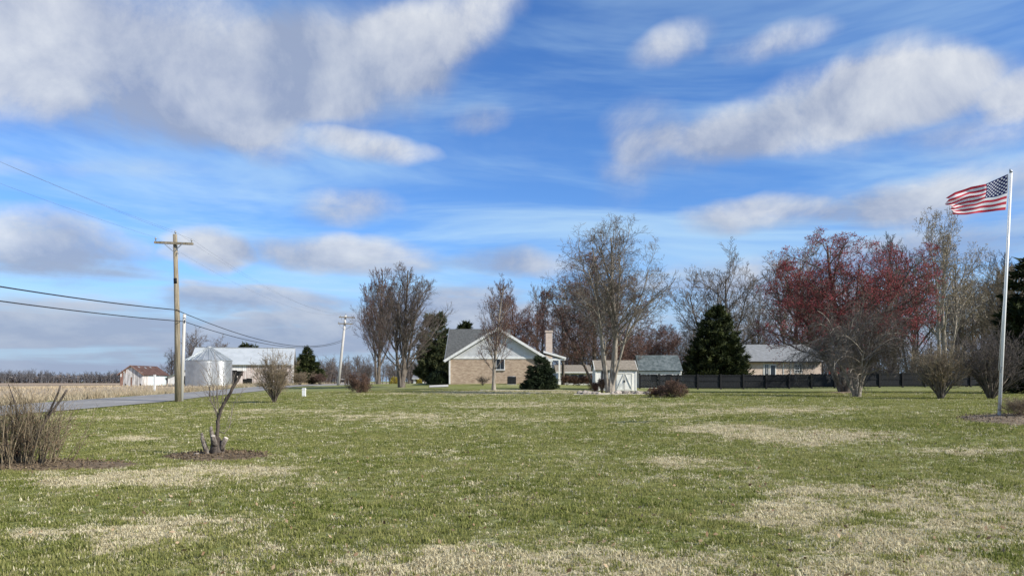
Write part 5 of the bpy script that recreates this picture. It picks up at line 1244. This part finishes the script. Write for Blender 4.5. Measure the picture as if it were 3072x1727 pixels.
def scatter(name, label, c, x, y, sc, rng):
    z = T(x, y); n = len(x)
    me = bpy.data.meshes.new(name); me.vertices.add(n); me.vertices.foreach_set('co', np.stack([x, y, z], -1).astype(np.float32).ravel())
    for nm, typ, val in (('rot', 'FLOAT', rng.random(n) * 6.283), ('scl', 'FLOAT', sc), ('sclz', 'FLOAT', np.minimum(sc, .55 + .45 * sc))):
        a = me.attributes.new(nm, typ, 'POINT'); a.data.foreach_set('value', val.astype(np.float32))
    a = me.attributes.new('pick', 'INT', 'POINT'); a.data.foreach_set('value', rng.integers(0, len(c.objects), n).astype(np.int32))
    o_ = bpy.data.objects.new(name, me); col.objects.link(o_); tag(o_, label, 'grass', kind='stuff')
    ng = bpy.data.node_groups.new(name, 'GeometryNodeTree')
    ng.interface.new_socket('Geometry', in_out='INPUT', socket_type='NodeSocketGeometry'); ng.interface.new_socket('Geometry', in_out='OUTPUT', socket_type='NodeSocketGeometry')
    nn = ng.nodes; gi = nn.new('NodeGroupInput'); go = nn.new('NodeGroupOutput'); ip = nn.new('GeometryNodeInstanceOnPoints'); ci = nn.new('GeometryNodeCollectionInfo')
    ci.inputs['Collection'].default_value = c; ci.inputs['Separate Children'].default_value = True; ci.inputs['Reset Children'].default_value = True
    def attr(nm, dt): q = nn.new('GeometryNodeInputNamedAttribute'); q.data_type = dt; q.inputs['Name'].default_value = nm; return q.outputs['Attribute']
    cx = nn.new('ShaderNodeCombineXYZ'); cs = nn.new('ShaderNodeCombineXYZ'); L = ng.links
    L.new(attr('rot', 'FLOAT'), cx.inputs[2]); L.new(gi.outputs[0], ip.inputs['Points']); L.new(ci.outputs[0], ip.inputs['Instance']); ip.inputs['Pick Instance'].default_value = True
    L.new(attr('pick', 'INT'), ip.inputs['Instance Index']); L.new(cx.outputs[0], ip.inputs['Rotation']); L.new(attr('scl', 'FLOAT'), cs.inputs[0]); L.new(attr('scl', 'FLOAT'), cs.inputs[1]); L.new(attr('sclz', 'FLOAT'), cs.inputs[2]); L.new(cs.outputs[0], ip.inputs['Scale']); L.new(ip.outputs[0], go.inputs[0])
    md = o_.modifiers.new('scatter', 'NODES'); md.node_group = ng
    return o_
xs, ys, ss = [], [], []
for d0, d1, dens, sc in ((3.5, 8, 430, .95), (8, 13, 260, 1.1), (13, 20, 130, 1.35), (20, 32, 52, 1.8), (32, 62, 16, 2.5)):
    area = .80 * (d1 ** 2 - d0 ** 2); n = int(area * dens)
    y = np.sqrt(d0 ** 2 + (d1 ** 2 - d0 ** 2) * rng.random(n)); x = (rng.random(n) * 2 - 1) * .80 * y
    xs.append(x); ys.append(y); ss.append(sc * rng.uniform(.7, 1.3, n))
x, y, sc = map(np.concatenate, (xs, ys, ss))
keep = x > road_edge(y) + .3 + .5 * (fbm(x * 0, y * .8, 2, 2) - .5)
for bx0, by0, brx, bry in BEDS: keep &= ((x - bx0) / brx) ** 2 + ((y - by0) / bry) ** 2 > .5 + .6 * rng.random(len(x)) ** .7
x, y, sc = x[keep], y[keep], sc[keep]
dr = dryness(x, y); is_dry = rng.random(len(x)) < np.clip((dr - .10) * 1.35, .12, .92)
vig = (.62 + .6 * fbm(x * .6, y * .6, 3, 44)) * (1 + (np.clip(.25 + 1.55 * fbm(x * 5.5, y * 5.5, 2, 61), .45, 1.7) - 1) * np.clip(9 / y, .25, 1))
scatter('lawn_grass', 'short green lawn grass in the foreground', c_green, x[~is_dry], y[~is_dry], (sc * vig)[~is_dry], rng)
scatter('dormant_grass', 'straw coloured dormant grass lying in patches on the lawn', c_straw, x[is_dry], y[is_dry], (sc * np.clip(.3 + 1.4 * fbm(x * 5.5, y * 5.5, 2, 71), .5, 1.6))[is_dry], rng)
# mulch chips
for i, (bx0, by0, brx, bry) in enumerate(BEDS[:3]):
    n = 1300; a = rng.random(n) * 6.283; r = np.sqrt(rng.random(n)); cx_, cy_ = bx0 + brx * r * np.cos(a), by0 + bry * r * np.sin(a)
    P = np.stack([cx_, cy_, T(cx_, cy_) + .065 * (1 - r ** 2) + .018], -1)
    v, t = flecks(P, .022, rng)
    tag(link_mesh('mulch_chips', raw_mesh('mulch_chips', v, None, t, False), [mulch, mulch, mulch_grey][i]), ['loose dark bark chips round the stump', 'loose bark chips below the pruned shrub', 'loose pale bark chips round the flagpole foot'][i], 'bark chips', kind='stuff')

# fallen leaves and bits of debris on the turf
n = 2600; y = 4 + 34 * rng.random(n) ** 1.4; x = (rng.random(n) * 2 - 1) * .8 * y; k_ = (x > road_edge(y) + 1) & (fbm(x * .5, y * .5, 3, 90) > .47); x, y = x[k_], y[k_]
v, t = flecks(np.stack([x, y, T(x, y) + .028 + .02 * rng.random(len(x))], -1), .022, rng)
tag(link_mesh('fallen_leaves', raw_mesh('fallen_leaves', v, None, t, False), mat('fallen_leaf', (.16, .09, .045), (.42, .31, .19), 2.0, .85)), 'brown fallen leaves scattered thinly over the lawn', 'leaves', kind='stuff')
